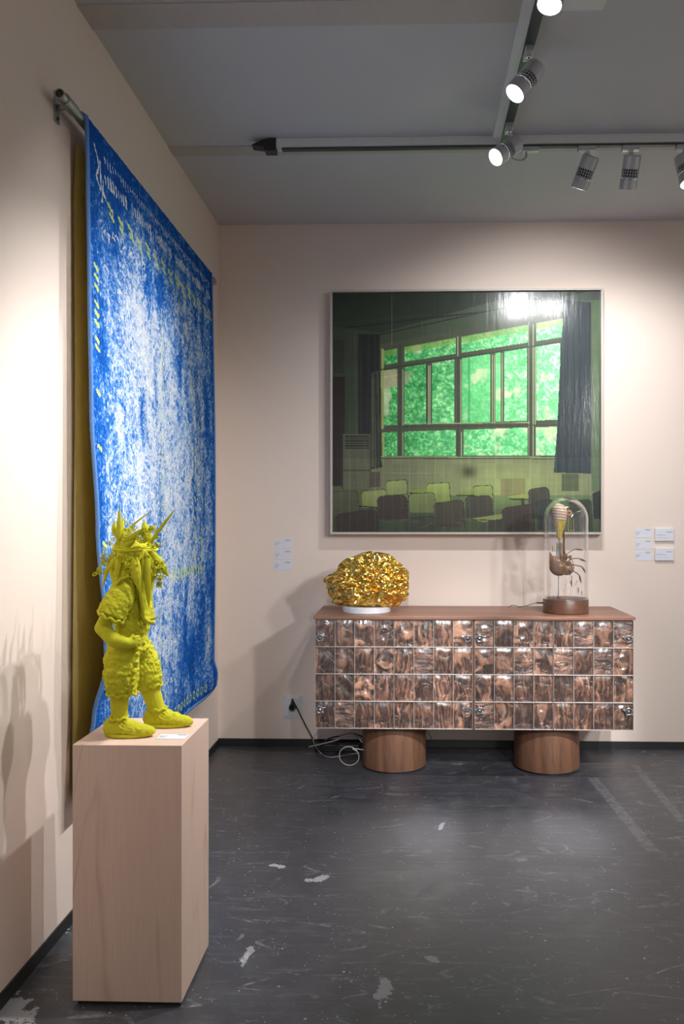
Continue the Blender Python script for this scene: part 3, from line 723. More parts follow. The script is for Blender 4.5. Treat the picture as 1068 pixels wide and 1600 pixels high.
def build_rug():
    t = thing('wall_rug', 'large blue and white tufted rug with yellow marks hanging on the left wall', 'rug')
    uu, vv = np.meshgrid(np.linspace(0, 1, NU+1), np.linspace(0, 1, NV+1)); uu = uu.ravel(); vv = vv.ravel()
    P = np.array([rug_pt(a, b_) for a, b_ in zip(uu, vv)])
    rs = np.random.RandomState(3)
    W = NU+1
    relief = rs.rand(NV+1, NU+1); relief = (relief+np.roll(relief, 1, 0)+np.roll(relief, 1, 1)+np.roll(relief, 2, 0))/4
    P[:, 0] += (relief.ravel()-.5)*.006
    i = np.arange(NU*NV); r = i//NU*W+i % NU
    F_ = np.stack([r, r+W, r+W+1, r+1], 1)
    me = bpy.data.meshes.new('tufted_face'); me.from_pydata(P.tolist(), [], F_.tolist())
    me.materials.append(M['rug']); me.polygons.foreach_set('use_smooth', [True]*len(me.polygons))
    o = bpy.data.objects.new('tufted_face', me); C.objects.link(o); o.parent = t
    # design
    wl = np.full(uu.shape, .575)
    def g(cu, cv, su, sv, a): return a*np.exp(-((uu-cu)/su)**2-((vv-cv)/sv)**2)
    wl += g(.42, .42, .34, .28, .13)+g(.35, .30, .15, .12, .12)+g(.25, .20, .09, .07, .12)+g(.55, .75, .4, .2, .10)+g(.62, .5, .2, .1, .05)
    wl -= .22*np.exp(-(uu/.04)**2)*(1-.35*vv) + .20*np.exp(-((1-uu)/.03)**2) + .22*np.exp(-(vv/.075)**2)+.2*np.exp(-((1-vv)/.05)**2)
    wl -= g(.12, .12, .08, .12, .16)+g(.40, .16, .12, .05, .26)+g(.30, .40, .02, .04, .3)+g(.62, .28, .02, .05, .3)+g(.78, .55, .02, .05, .3)+g(.92, .35, .04, .1, .2)+g(.95, .75, .05, .08, .2)
    wl -= g(.75, .88, .1, .05, .32)+g(.85, .80, .04, .08, .25)+g(.68, .80, .02, .06, .3)+g(.05, .33, .03, .05, .3)+g(.06, .45, .03, .05, .2)+g(.1, .95, .12, .06, .2)
    for k in range(26):
        a, b_ = rs.rand(2); wl += g(a, b_, .01+.03*rs.rand(), .03+.05*rs.rand(), rs.choice([-.16, .08]))
    wl += .10*np.sin(uu*60+3*np.sin(vv*9))*.35
    ye = np.zeros(uu.shape); stw = np.zeros(uu.shape)
    su = (RY1-RY0); sv = (RZ-ZB)
    X = uu*su; Y = vv*sv
    def stroke(x0, y0, x1, y1, w_):
        dx, dy = x1-x0, y1-y0; L2 = dx*dx+dy*dy+1e-9; k = np.clip(((X-x0)*dx+(Y-y0)*dy)/L2, 0, 1)
        return np.hypot(X-x0-k*dx, Y-y0-k*dy) < w_
    # pairs of yellow leaf marks in a row below the top
    for k in range(15):
        x0 = .19+k*.112; y0 = .225+.012*(k % 2)
        ye[stroke(x0, y0, x0+.045, y0+.015, .0075)] = 1; ye[stroke(x0+.02, y0+.032, x0+.06, y0+.045, .0075)] = 1
        if k < 6: stw[stroke(x0+.045, y0+.01, x0+.05, y0+.05, .004)] = 1
    # chains of white strokes above
    for k in range(58):
        x0 = .16+k*.0285
        h_ = .018+.012*abs(math.sin(k*.55)); w0 = .0035+.0045*abs(math.sin(k*.55+.3))
        if (k % 11) < 9: stw[stroke(x0, .145-h_*.6, x0+.008, .145+h_*.6, w0)] = 1
        stw[stroke(x0, .065, x0+.006, .065+.03*(.6+.4*math.sin(k)), .0038)] = 1
    for (x0, y0, x1, y1) in ((.06, .06, .10, .12), (.10, .12, .07, .17), (.07, .17, .11, .20), (.11, .1, .12, .2), (.14, .16, .13, .24), (.13, .2, .17, .22)):
        stw[stroke(x0, y0, x1, y1, .005)] = 1
    for k in range(22):
        x0, y0 = .14+.5*rs.rand(), .29+.08*rs.rand(); a_ = rs.rand()*3
        stw[stroke(x0, y0, x0+.03*math.cos(a_), y0+.03*math.sin(a_), .0035)] = 1
    # yellow clusters on the near edge, dotted lines, loops along the hem
    for y0 in (.50, .535, .57, .63, .665, .70, .76, .79, .95, 1.15, 1.5):
        ye[stroke(.045, y0, .075, y0+.012, .008)] = 1
    for k in range(70):
        y0 = .45+k*.026
        if k % 3: ye[stroke(.845, y0, .845, y0+.012, .0045)] = 1
        if k % 4 and k < 45: ye[stroke(.875, y0, .877, y0+.010, .0035)] = 1
        if 5 < k < 50 and k % 3 != 1: ye[stroke(1.58, y0, 1.585, y0+.012, .006)] = 1
        if 14 < k < 40 and k % 2: ye[stroke(1.44+.015*math.sin(k), y0+.2, 1.45+.015*math.sin(k), y0+.212, .009)] = 1
        if k % 5 < 3: stw[stroke(.855, y0, .855, y0+.02, .002)] = 1
    for k in range(12): ye[stroke(1.02+k*.05, 1.66, 1.022+k*.05, 1.70, .008)] = 1
    for k in range(26):
        x0 = .10+k*.062; cy_ = sv-.06
        rr_ = np.hypot((X-x0)/.8, Y-cy_); ye[(rr_ > .013) & (rr_ < .023)] = .75
    col = np.stack([np.clip(wl, 0, 1), ye, stw, np.ones_like(wl)], 1).astype(np.float32)
    ca = me.color_attributes.new('rug_design', 'FLOAT_COLOR', 'POINT'); ca.data.foreach_set('color', col.ravel())
    # yellow woven back, one sheet just behind the tufted face, and an added sheet for the yellow bounce on the shaded wall
    nu, nv = 30, 60
    vs = [rug_pt(a/nu, b_/nv, -.009) for b_ in range(1, nv+1) for a in range(nu+1)]
    fs = [(r_*(nu+1)+c_, r_*(nu+1)+c_+1, (r_+1)*(nu+1)+c_+1, (r_+1)*(nu+1)+c_) for r_ in range(nv-1) for c_ in range(nu)]
    tag(obj('backing', vs, fs, M['yellow_back_and_bounce'], t, True), 'mustard yellow woven back of the rug')
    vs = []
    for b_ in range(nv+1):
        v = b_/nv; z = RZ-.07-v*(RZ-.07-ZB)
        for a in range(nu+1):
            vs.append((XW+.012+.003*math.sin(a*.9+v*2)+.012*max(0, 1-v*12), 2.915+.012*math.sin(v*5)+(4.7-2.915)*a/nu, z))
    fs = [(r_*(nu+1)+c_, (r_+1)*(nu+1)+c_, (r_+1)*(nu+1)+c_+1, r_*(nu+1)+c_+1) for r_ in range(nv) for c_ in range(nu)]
    tag(obj('bounce_sheet', vs, fs, M['yellow_back_and_bounce'], t, True), 'added yellow sheet for the shaded wall behind the rug and its yellow bounce')
    edge = [rug_pt(0, v, -.002)+Vector((0, -.003, 0)) for v in np.linspace(0, 1, 120)]
    MB().tube(edge, .0075, 8).build('edge_binding', M['edge_blue'], t, smooth=True)
    edge = [rug_pt(1, v, -.002)+Vector((0, .003, 0)) for v in np.linspace(0, 1, 120)]
    MB().tube(edge, .0075, 8).build('edge_binding', M['edge_blue'], t, smooth=True)
    hem = [rug_pt(u, 1, -.004) for u in np.linspace(0, 1, 80)]
    MB().tube(hem, .010, 8).build('hem_roll', M['edge_blue'], t, smooth=True)
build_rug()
rod = thing('hanging_rod', 'galvanised steel pipe rod with square wall brackets carrying the blue rug', 'rod')
m = MB(); R_ = .0165
n_ = 28; y0, y1 = 2.705, 4.90
ring = lambda y, r: [(RX+r*math.cos(2*PI*k/n_), y, RZ+r*math.sin(2*PI*k/n_)) for k in range(n_)]
vs = ring(y0, R_)+ring(y1, R_)+ring(y1, R_-.003)+ring(y0+0, R_-.003)
fs = [(j*n_+k, j*n_+(k+1) % n_, ((j+1) % 4)*n_+(k+1) % n_, ((j+1) % 4)*n_+k) for j in range(4) for k in range(n_)]
m.add(vs, fs).build('pipe', M['steel'], rod, smooth=False); auto_smooth(rod.children[0], 40)
for yb in (2.80, 4.86):
    br = MB().box((XW, yb-.018, RZ-.052), (XW+.006, yb+.018, RZ+.052)).build('bracket', M['steel'], rod, bevel=.001)
    MB().tube([(XW+.005, yb, RZ), (RX-.014, yb, RZ)], [.011, .009], 14).build('bracket_arm', M['steel'], br, smooth=True)
    MB().tube([(RX, yb-.020, RZ), (RX, yb+.020, RZ)], R_+.004, 26).build('collar', M['steel'], br, sharp=40)
    MB().tube([(XW+.006, yb, RZ+.038), (XW+.010, yb, RZ+.038)], .006, 8).tube([(XW+.006, yb, RZ-.038), (XW+.010, yb, RZ-.038)], .006, 8).build('bolts', M['black'], br)['kind'] = 'stuff'
MB().tube([(RX, y0+.035, RZ-.0), (RX, y0+.075, RZ)], R_+.0035, 26).build('sleeve_nut', M['steel'], rod, sharp=40)

# ------------------------------------------------------------------ framed picture
PYF = 5.185
a, b_ = at(515.5, 453, PYF), at(942, 835, PYF)
X0, X1, Z1, Z0 = a.x, b_.x, a.z, b_.z
pic = thing('framed_picture', 'large glossy green picture of an empty classroom in a pale frame on the back wall', 'picture')
M['frame'] = plain('pale_frame', (.55, .50, .45), .45)
fw = .013
MB().box((X0, PYF, Z1-fw), (X1, YW-.004, Z1)).box((X0, PYF, Z0), (X1, YW-.004, Z0+fw)).box((X0, PYF, Z0+fw), (X0+fw, YW-.004, Z1-fw)).box((X1-fw, PYF, Z0+fw), (X1, YW-.004, Z1-fw)).build('frame', M['frame'], pic, bevel=.001)
MB().box((X0+fw, PYF+.024, Z0+fw), (X1-fw, YW-.001, Z1-fw)).build('backing_board', M['frame'], pic)
def mat_print():
    t = NT('varnished_print'); co = t.coord()
    c_ = t.attr('print_colour').outputs['Color']
    t.val(Base_Color=c_, Roughness=.5)
    t.b.inputs['Specular IOR Level'].default_value = .2; t.b.inputs['Coat Weight'].default_value = .7; t.b.inputs['Coat Roughness'].default_value = .19
    h = t.math('ADD', t.noise(t.mapping(co, (1, 1, .16)), 42, 4, .6, .4), t.math('MULTIPLY', t.noise(co, 9, 4), .9))
    bn = t.new('ShaderNodeBump'); t.link(h, bn.inputs['Height']); bn.inputs['Strength'].default_value = .16; bn.inputs['Distance'].default_value = .006
    t.link(bn.outputs[0], t.b.inputs['Coat Normal'])
    return t.m
def paint():
    nx, ny = 520, 460
    xs = np.linspace(38, 1018, nx+1); ys = np.linspace(38, 908, ny+1)
    Xp, Yp = np.meshgrid(xs, ys); img = np.zeros((ny+1, nx+1, 3))
    rs = np.random.RandomState(5)
    def vnoise(fx, fy, seed, octs=3):
        r_ = np.random.RandomState(seed); out = np.zeros_like(Xp); amp = 1; tot = 0
        for o_ in range(octs):
            cx, cy = max(2, int(fx)), max(2, int(fy)); gdd = r_.rand(cy+2, cx+2)
            gx = (Xp-38)/980*cx; gy = (Yp-38)/870*cy; ix = np.minimum(gx.astype(int), cx); iy = np.minimum(gy.astype(int), cy); tx = gx-ix; ty = gy-iy
            tx = tx*tx*(3-2*tx); ty = ty*ty*(3-2*ty)
            v_ = (gdd[iy, ix]*(1-tx)+gdd[iy, ix+1]*tx)*(1-ty)+(gdd[iy+1, ix]*(1-tx)+gdd[iy+1, ix+1]*tx)*ty
            out += v_*amp; tot += amp; amp *= .6; fx *= 2; fy *= 2
        return out/tot
    def poly(pts):
        ins = np.zeros(Xp.shape, bool); n_ = len(pts)
        for i in range(n_):
            x0, y0 = pts[i]; x1, y1 = pts[(i+1) % n_]
            if y0 == y1: continue
            c_ = ((y0 > Yp) != (y1 > Yp)) & (Xp < (x1-x0)*(Yp-y0)/(y1-y0)+x0); ins ^= c_
        return ins
    def fill(pts, col, k=1.0):
        m_ = poly(pts); img[m_] = img[m_]*(1-k)+np.array(col)*k; return m_
    def line(x0, y0, x1, y1, w_, col, k=1.0):
        dx, dy = x1-x0, y1-y0; t_ = np.clip(((Xp-x0)*dx+(Yp-y0)*dy)/(dx*dx+dy*dy), 0, 1)
        m_ = np.hypot(Xp-x0-t_*dx, Yp-y0-t_*dy) < w_/2; img[m_] = img[m_]*(1-k)+np.array(col)*k
    img[:] = (46, 56, 42)
    gr = np.clip((Xp-38)/980, 0, 1)[..., None]
    img += gr*np.array((20, 24, 16))
    # ceiling beams
    fill([(38, 38), (1018, 38), (1018, 70), (640, 70), (215, 185), (85, 165), (38, 160)], (38, 48, 36))
    line(90, 165, 600, 110, 5, (30, 36, 30)); line(215, 190, 700, 90, 4, (28, 34, 28)); line(38, 150, 400, 120, 3, (55, 62, 44), .5)
    line(120, 180, 130, 700, 4, (78, 82, 52), .5)
    fill([(38, 345), (85, 345), (85, 745), (38, 745)], (34, 30, 27)); line(38, 345, 85, 345, 3, (22, 22, 20)); fill([(38, 210), (80, 210), (80, 330), (38, 330)], (40, 46, 36))
    # lower wall and floor
    fill([(85, 636), (1018, 636), (1018, 775), (38, 775), (38, 745), (85, 745)], (88, 92, 68))
    glow = np.exp(-((Xp-690)/260)**2-((Yp-745)/110)**2)[..., None]; msk = (Yp > 636)[..., None]
    img[:] = img+glow*msk*np.array((34, 40, 16))
    m_ = (Yp > 790); fl = np.clip((Yp-790)/120, 0, 1)[..., None]
    img[:] = np.where(m_[..., None], img*(1-.6*fl)+np.array((40, 44, 34))*.6*fl, img)
    fill([(38, 740), (150, 742), (250, 800), (38, 830)], (66, 72, 48)); 
    # wall panels
    for x0, x1 in ((250, 470), (655, 745)): line(x0, 695, x1, 695, 2, (125, 130, 88), .6)
    fill([(655, 715), (745, 715), (745, 775), (655, 775)], (98, 92, 60), .6)
    sd = np.exp(-((Xp-540)/26)**2-((Yp-690)/20)**2)[..., None]; img[:] = img*(1-.45*sd)
    # window: frame field
    topy = lambda x: 240+(x-215)*(125-240)/(880-215)
    bar1 = lambda x: 312+(x-215)*(213-312)/(880-215)
    bar2 = lambda x: 537+(x-215)*(518-537)/(645)
    fill([(213, topy(213)-14), (885, topy(885)-14), (885, 640), (213, 640)], (62, 68, 52))
    fol = vnoise(60, 54, 11, 3); fol2 = vnoise(150, 140, 12, 2); fol3 = vnoise(9, 8, 13, 3); pale = vnoise(16, 14, 14, 3)
    def pane(x0, x1, top, bot, kind=0):
        pts = [(x0, top(x0)), (x1, top(x1)), (x1, bot(x1)), (x0, bot(x0))]
        m_ = poly(pts)
        r_ = np.clip((Xp-215)/650, 0, 1)
        base = np.stack([58+62*r_, 152+60*r_, 78+60*r_], -1); lite = np.stack([128+75*r_, 204+34*r_, 122+72*r_], -1); dark = np.stack([34+60*r_, 108+75*r_, 58+55*r_], -1)
        k = np.clip((fol*.5+fol2*.5-.5)*4.5, -1, 1)[..., None]*(1.0 if kind != 1 else .35)
        c_ = base+np.clip(k, 0, 1)*(lite-base)+np.clip(-k, 0, 1)*(dark-base)
        c_ = c_+((fol3-.5)*60)[..., None]*np.array((.6, .5, .5))
        pk = np.clip((pale-.60)*9, 0, 1)[..., None]*(.75 if kind != 2 else 1.2); pk = np.clip(pk, 0, .85)
        c_ = c_*(1-pk)+np.array((196, 196, 158))*pk
        img[m_] = c_[m_]; return m_
    T = lambda x: topy(x)+12; B1 = lambda x: bar1(x)-9; B1b = lambda x: bar1(x)+11; B2 = lambda x: bar2(x)-16; B2b = lambda x: bar2(x)+9; E_ = lambda x: 631
    for x0, x1 in ((228, 276), (303, 492), (512, 755), (785, 883)):
        pane(x0, x1, lambda x: T(x), B1)
        m_ = poly([(x0, T(x0)), (x1, T(x1)), (x1, T(x1)+22), (x0, T(x0)+22)]); img[m_] = img[m_]*.35+np.array((118, 148, 66))*.65
    for x0, x1, k in ((228, 276, 0), (303, 382, 0), (404, 486, 0), (514, 618, 1), (637, 655, 1), (668, 752, 2), (785, 872, 0)):
        pane(x0, x1, B1b, B2, k)
    for x0, x1 in ((228, 276), (303, 492), (519, 754), (783, 862)): pane(x0, x1, B2b, E_)
    fill([(216, 322), (276, 316), (276, 380), (216, 386)], (162, 150, 120), .85); line(222, 345, 276, 338, 4, (190, 170, 120), .7); fill([(303, 325), (330, 322), (318, 370), (303, 372)], (150, 150, 116), .7)
    line(222, 245, 222, 530, 9, (130, 140, 82)); line(224, 550, 226, 630, 8, (128, 150, 82))
    # light edges of mullions
    for x, y0, y1 in ((297, 318, 520), (391, 305, 516), (397, 305, 516), (510, 285, 512), (625, 268, 512), (633, 268, 512), (661, 262, 508), (758, 150, 632), (774, 160, 632), (781, 240, 520), (499, 200, 270), (297, 548, 630), (512, 545, 632)):
        line(x, y0, x, y1, 3.2, (150, 165, 120), .8)
    for x, y0, y1 in ((287, 230, 632), (500, 280, 632), (765, 150, 636), (385, 300, 520)): line(x, y0, x, y1, 7, (48, 54, 44), .8)
    line(540, 280, 540, 510, 7, (30, 120, 75), .5)
    line(216, 318, 870, 222, 5, (44, 50, 40)); line(216, 634, 855, 638, 4, (140, 170, 110), .7); line(216, 640, 855, 643, 5, (60, 64, 46), .8)
    line(300, 515, 760, 512, 3, (150, 160, 110), .8); line(300, 526, 860, 521, 4, (50, 54, 44))
    for k in range(9):
        if k != 3: line(306+k*8, 378-k*.4, 310+k*8, 384-k*.4, 4, (20, 80, 40), .6)
    # curtains
    m_ = fill([(133, 188), (212, 188), (216, 640), (222, 672), (178, 680), (178, 560), (133, 552)], (28, 31, 30))
    fold = (np.sin(Xp*.55+.8*np.sin(Yp*.01))*.5+np.sin(Xp*.23)*.5)[..., None]; img[m_] = (img+fold*7)[m_]
    fill([(180, 330), (210, 320), (213, 672), (180, 675)], (58, 66, 52), .75); line(196, 330, 205, 670, 4, (28, 32, 32)); line(186, 350, 186, 670, 3, (90, 96, 72), .6)
    m_ = fill([(888, 70), (985, 80), (985, 697), (849, 693), (862, 520), (874, 240)], (34, 45, 47)); img[m_] = (img+fold*9)[m_]
    for x in (905, 940, 962): line(x, 100, x-14 if x < 910 else x, 690, 3, (22, 32, 38), .8)
    m_ = poly([(985, 70), (1018, 70), (1018, 760), (985, 760)]); img[m_] = (70, 86, 60)
    fill([(985, 38), (1018, 38), (1018, 72), (880, 72), (880, 60)], (60, 66, 60))
    fill([(878, 697), (940, 697), (940, 760), (878, 760)], (64, 72, 50))
    # heater / air conditioner
    fill([(74, 552), (178, 552), (178, 750), (74, 750)], (74, 77, 60)); line(74, 684, 178, 684, 3, (42, 44, 36)); line(74, 552, 74, 750, 4, (34, 34, 30)); line(178, 555, 178, 750, 4, (52, 50, 40))
    for k in range(6): line(86, 560+k*8.5, 172, 560+k*8.5, 4.5, (30, 32, 28))
    fill([(180, 690), (215, 690), (215, 745), (180, 745)], (66, 62, 52))
    # chairs and desks
    def chair(x0, y0, x1, y1, col, tilt=0, r=18, outline=(30, 30, 26)):
        pts = []
        for (cx, cy, a0) in ((x0+r, y0+r+tilt, 180), (x1-r, y0+r, 270)):
            for k in range(7):
                a_ = math.radians(a0+15*k); pts.append((cx+r*math.cos(a_), cy+r*math.sin(a_)))
        pts += [(x1+4, y1), (x0+4, y1)]
        m_ = fill(pts, col)
        sh = ((Yp-y0)/(y1-y0))[..., None]; img[m_] = (img*(1.06-.18*sh))[m_]
        for i in range(len(pts)-2): line(*pts[i], *pts[i+1], 2.5, outline, .7)
    def desk(pts, col): fill(pts, col)
    chair(236, 718, 312, 800, (108, 118, 72), 4, 8); chair(386, 728, 468, 800, (114, 128, 70), 4, 8); chair(556, 738, 625, 800, (112, 126, 70), 3, 8)
    desk([(320, 755), (388, 750), (388, 764), (330, 768)], (96, 112, 52)); line(322, 766, 400, 768, 4, (40, 42, 30)); desk([(485, 765), (560, 758), (560, 772), (500, 776)], (100, 116, 56)); line(495, 775, 560, 775, 4, (36, 38, 28))
    desk([(675, 780), (760, 765), (765, 785), (720, 790)], (120, 132, 70)); line(690, 788, 765, 790, 5, (42, 44, 34)); line(735, 790, 740, 830, 12, (48, 50, 38))
    chair(145, 752, 238, 820, (104, 112, 68), 6, 14); chair(320, 764, 415, 838, (88, 98, 60), 4, 14)
    line(120, 812, 240, 822, 5, (36, 36, 28)); line(230, 775, 320, 770, 3, (60, 64, 44))
    chair(756, 745, 832, 860, (54, 54, 46), 6, 18)
    chair(38, 760, 132, 850, (62, 66, 50), 0, 14)
    chair(526, 776, 624, 856, (56, 55, 48), 2, 18); chair(203, 774, 312, 862, (50, 44, 40), 4, 18)
    chair(411, 792, 520, 890, (56, 54, 44), 10, 16); chair(786, 790, 850, 900, (42, 48, 46), 4, 18)
    desk([(550, 858), (660, 842), (660, 860), (590, 872)], (100, 108, 64)); line(556, 862, 650, 866, 3, (38, 38, 30)); fill([(610, 866), (660, 860), (660, 905), (610, 905)], (46, 46, 38))
    chair(660, 808, 775, 905, (50, 45, 40), 10, 22); chair(50, 826, 205, 907, (42, 38, 35), 14, 24); chair(306, 850, 415, 907, (46, 50, 42), 6, 16); chair(990, 758, 1030, 860, (32, 36, 34), 6, 12)
    chair(905, 790, 985, 905, (36, 46, 36), 4, 14)
    for k in range(26):
        x, y = 200+rs.rand()*400, 855+rs.rand()*45; line(x, y, x+rs.randn()*22, y+rs.randn()*12, 2, (84, 88, 72) if k % 2 else (26, 26, 24), .6)
    # printed mosaic of slightly differing sheets with pale joints
    cell = 31.5
    ix = ((Xp-38)/cell).astype(int); iy = ((Yp-38)/52).astype(int); tone = rs.rand(40, 40)
    img[:] *= (1+(tone[iy, ix]-.5)*.07)[..., None]
    jx = np.abs(((Xp-38) % cell)-cell/2) > cell/2-1.1; jy = np.abs(((Yp-38) % 52)-26) > 25.2
    lowm = np.clip((Yp-400)/260, .12, 1); img[:] += ((jx*12+jy*4)*lowm)[..., None]
    line(257, 38, 257, 228, 1.8, (120, 128, 118), .6)
    for k in range(46):
        x, y = rs.rand()*980+38, rs.rand()*870+38; l_ = 10+rs.rand()*60; line(x, y, x, y+l_, 1.6, (120, 130, 112), .22)
    img[:] *= np.where(Yp > 640, 1.10, 1.0)[..., None]
    img[:] *= (1+.08*(vnoise(120, 20, 21, 2)-.5)+.06*(vnoise(12, 110, 22, 2)-.5))[..., None]
    lin = np.clip(img, 0, 255)/255.; lin = np.where(lin <= .04045, lin/12.92, ((lin+.055)/1.055)**2.4)*PAINT_GAIN
    lin = np.clip(lin, 0, .9)
    gx = X0+fw+(Xp-38)/980*(X1-X0-2*fw); gz = Z1-fw-(Yp-38)/870*(Z1-Z0-2*fw)
    V = np.stack([gx.ravel(), np.full(gx.size, PYF+.022), gz.ravel()], 1)
    W = nx+1; i = np.arange(nx*ny); r = i//nx*W+i % nx
    me = bpy.data.meshes.new('print'); me.from_pydata(V.tolist(), [], np.stack([r, r+W, r+W+1, r+1], 1).tolist())
    ca = me.color_attributes.new('print_colour', 'FLOAT_COLOR', 'POINT')
    ca.data.foreach_set('color', np.concatenate([lin.reshape(-1, 3), np.ones((lin.shape[0]*lin.shape[1], 1))], 1).astype(np.float32).ravel())
    me.materials.append(mat_print()); o = bpy.data.objects.new('print', me); C.objects.link(o); o.parent = pic
PAINT_GAIN = 1.3
paint()

# ------------------------------------------------------------------ sideboard
CF, CBk = 4.62, 5.185
cz_top = .906; cz_t0 = cz_top-.017
cxl, cxr = at(489.6, 963, CF).x, at(992, 963, CF).x
bxl, bxr = at(492.5, 1000, CF+.02).x, at(988.5, 1000, CF+.02).x
bz0 = at(600, 1138.5, CF+.01).z
sb = thing('sideboard', 'long walnut sideboard with clear moulded tile doors on two cylindrical legs', 'sideboard')
MB().box((cxl, CF-.006, cz_t0), (cxr, CBk, cz_top)).build('top', M['walnut_top'], sb, bevel=.0015)
MB().box((bxl+.004, CF+.040, bz0+.004), (bxr-.004, CBk-.01, cz_t0)).build('carcass', M['walnut'], sb, bevel=.001)
for pa, pb in ((566, 665), (803, 904.5)):
    la, lb_ = at(pa, 1190, 4.86), at(pb, 1190, 4.86); r_ = (lb_.x-la.x)/2
    lg = MB().lathe([(r_, .012), (r_, bz0+.004)], 64).build('leg', M['walnut'], sb, sharp=40, loc=((la.x+lb_.x)/2, 4.87, 0))
    MB().lathe([(r_-.012, 0), (r_-.012, .012)], 48).build('plinth', M['black'], lg)
rnd = random.Random(11)
def tile_mesh(w_, h_, seed):
    r_ = random.Random(seed); nx, nz = 14, 18
    kind = r_.choice(['vert', 'vert', 'ring', 'blob', 'blob', 'horiz', 'wave']); cx, cz = r_.uniform(-.2, .2), r_.uniform(-.25, .25)
    ph = r_.uniform(0, 6); fr = r_.uniform(9, 15)
    def hgt(u, v):
        e_ = min(1, (1-abs(u))/.25)*min(1, (1-abs(v))/.30)
        d_ = math.hypot(u-cx, v-cz)
        if kind == 'vert': q = .45+.13*math.sin(u*fr+ph+1.5*math.sin(v*3))+.5*math.exp(-(d_/.7)**2)
        elif kind == 'horiz': q = .45+.12*math.sin(v*fr*.9+ph+math.sin(u*4))+.5*math.exp(-(d_/.7)**2)
        elif kind == 'ring': q = .25+.75*math.exp(-((d_-.5)/.17)**2)
        elif kind == 'blob': q = 1.1*math.exp(-(d_/.62)**2)
        else: q = .4+.35*math.sin(u*4+v*5+ph)
        q += .12*noise.noise(Vector((u*3, v*3, seed)))
        return .0012+.0085*e_*max(0, q)
    vs = []; fs = []
    for j in range(nz+1):
        for i in range(nx+1):
            u, v = 2*i/nx-1, 2*j/nz-1; vs.append((u*w_/2, -hgt(u, v)-.004, v*h_/2))
    W = nx+1
    for j in range(nz):
        for i in range(nx): a_ = j*W+i; fs.append((a_, a_+1, a_+W+1, a_+W))
    k = len(vs); vs += [(-w_/2, 0, -h_/2), (w_/2, 0, -h_/2), (w_/2, 0, h_/2), (-w_/2, 0, h_/2)]
    fs.append((k, k+3, k+2, k+1))
    fs.append(tuple([k, k+1]+[i for i in range(nx, -1, -1)])); fs.append(tuple([k+2, k+3]+[nz*W+i for i in range(nx+1)]))
    fs.append(tuple([k+3, k]+[j*W for j in range(nz+1)])); fs.append(tuple([k+1, k+2]+[j*W+nx for j in range(nz, -1, -1)]))
    return vs, fs
cols = [492.5+i*(615.3-492.5)/4 for i in range(4)], [615.6+i*(738-615.6)/4 for i in range(4)], [741+i*(863.6-741)/4 for i in range(4)], [864.2+i*(988.3-864.2)/4 for i in range(4)]
ends = [615.0, 737.6, 863.2, 988.3]
dz1 = cz_t0-.004
tid = 0
M['rim'] = plain('pale_tile_joint', (.50, .44, .40), .4)
for di in range(4):
    xs_ = [at(p, 1050, CF+.016).x for p in cols[di]]+[at(ends[di], 1050, CF+.016).x]
    d = MB().box((xs_[0], CF+.018, bz0), (xs_[4], CF+.038, dz1)).build('door', M['walnut_door'], sb)
    hh = (dz1-bz0)/4
    jn = MB(); y_ = CF+.004
    for k in range(5):
        z_ = bz0+k*hh; jn.box((xs_[0], y_, max(bz0, z_-.0011)), (xs_[4], CF+.0175, min(dz1, z_+.0011)))
    for k in range(5):
        x_ = xs_[k]; jn.box((max(xs_[0], x_-.0009), y_, bz0), (min(xs_[4], x_+.0009), CF+.0175, dz1))
    tag(jn.build('tile_edges', M['rim'], d), 'pale edges between the clear tiles')
    for r_ in range(4):
        for c_ in range(4):
            tid += 1; w_ = xs_[c_+1]-xs_[c_]-.003; vs, fs = tile_mesh(w_, hh-.003, tid)
            o = obj('tile', vs, fs, M['tile_glass'], d, True, loc=((xs_[c_]+xs_[c_+1])/2, CF+.0165, bz0+(r_+.5)*hh)); o.data.set_sharp_from_angle(angle=1.0)
    for r_ in (0, 3):                                   # glassy rosettes screwed on at the outer columns
        cx_ = xs_[0]+.027 if di in (0, 2) else xs_[4]-.027
        zc = bz0+(r_+ (.70 if r_ == 0 else .34))*hh
        m = MB()
        cc = Vector((cx_, CF-.0005, zc))
        m.tube([cc+Vector((.017*math.cos(a_), 0, .017*math.sin(a_))) for a_ in [2*PI*i/24 for i in range(25)]], .0032, 8)
        for i in range(5): a_ = 2*PI*i/5+.5; m.ico(cc+Vector((.023*math.cos(a_), 0, .023*math.sin(a_))), .0045, 1)
        m.tube([cc+Vector((0, .014, 0)), cc+Vector((0, -.006, 0))], [.009, .007], 12)
        sgn = 1 if di in (0, 2) else -1
        m.tube([cc+Vector((sgn*.02, .002, .008)), cc+Vector((sgn*.034, .002, .012))], [.005, .002], 8)
        tag(m.build('rosette', M['chrome'], d, smooth=True), 'small shiny round fitting')
MB().box((at(738, 1000, CF+.03).x-.002, CF+.020, bz0), (at(740.6, 1000, CF+.03).x+.002, CF+.04, dz1)).build('centre_post', M['walnut'], sb)

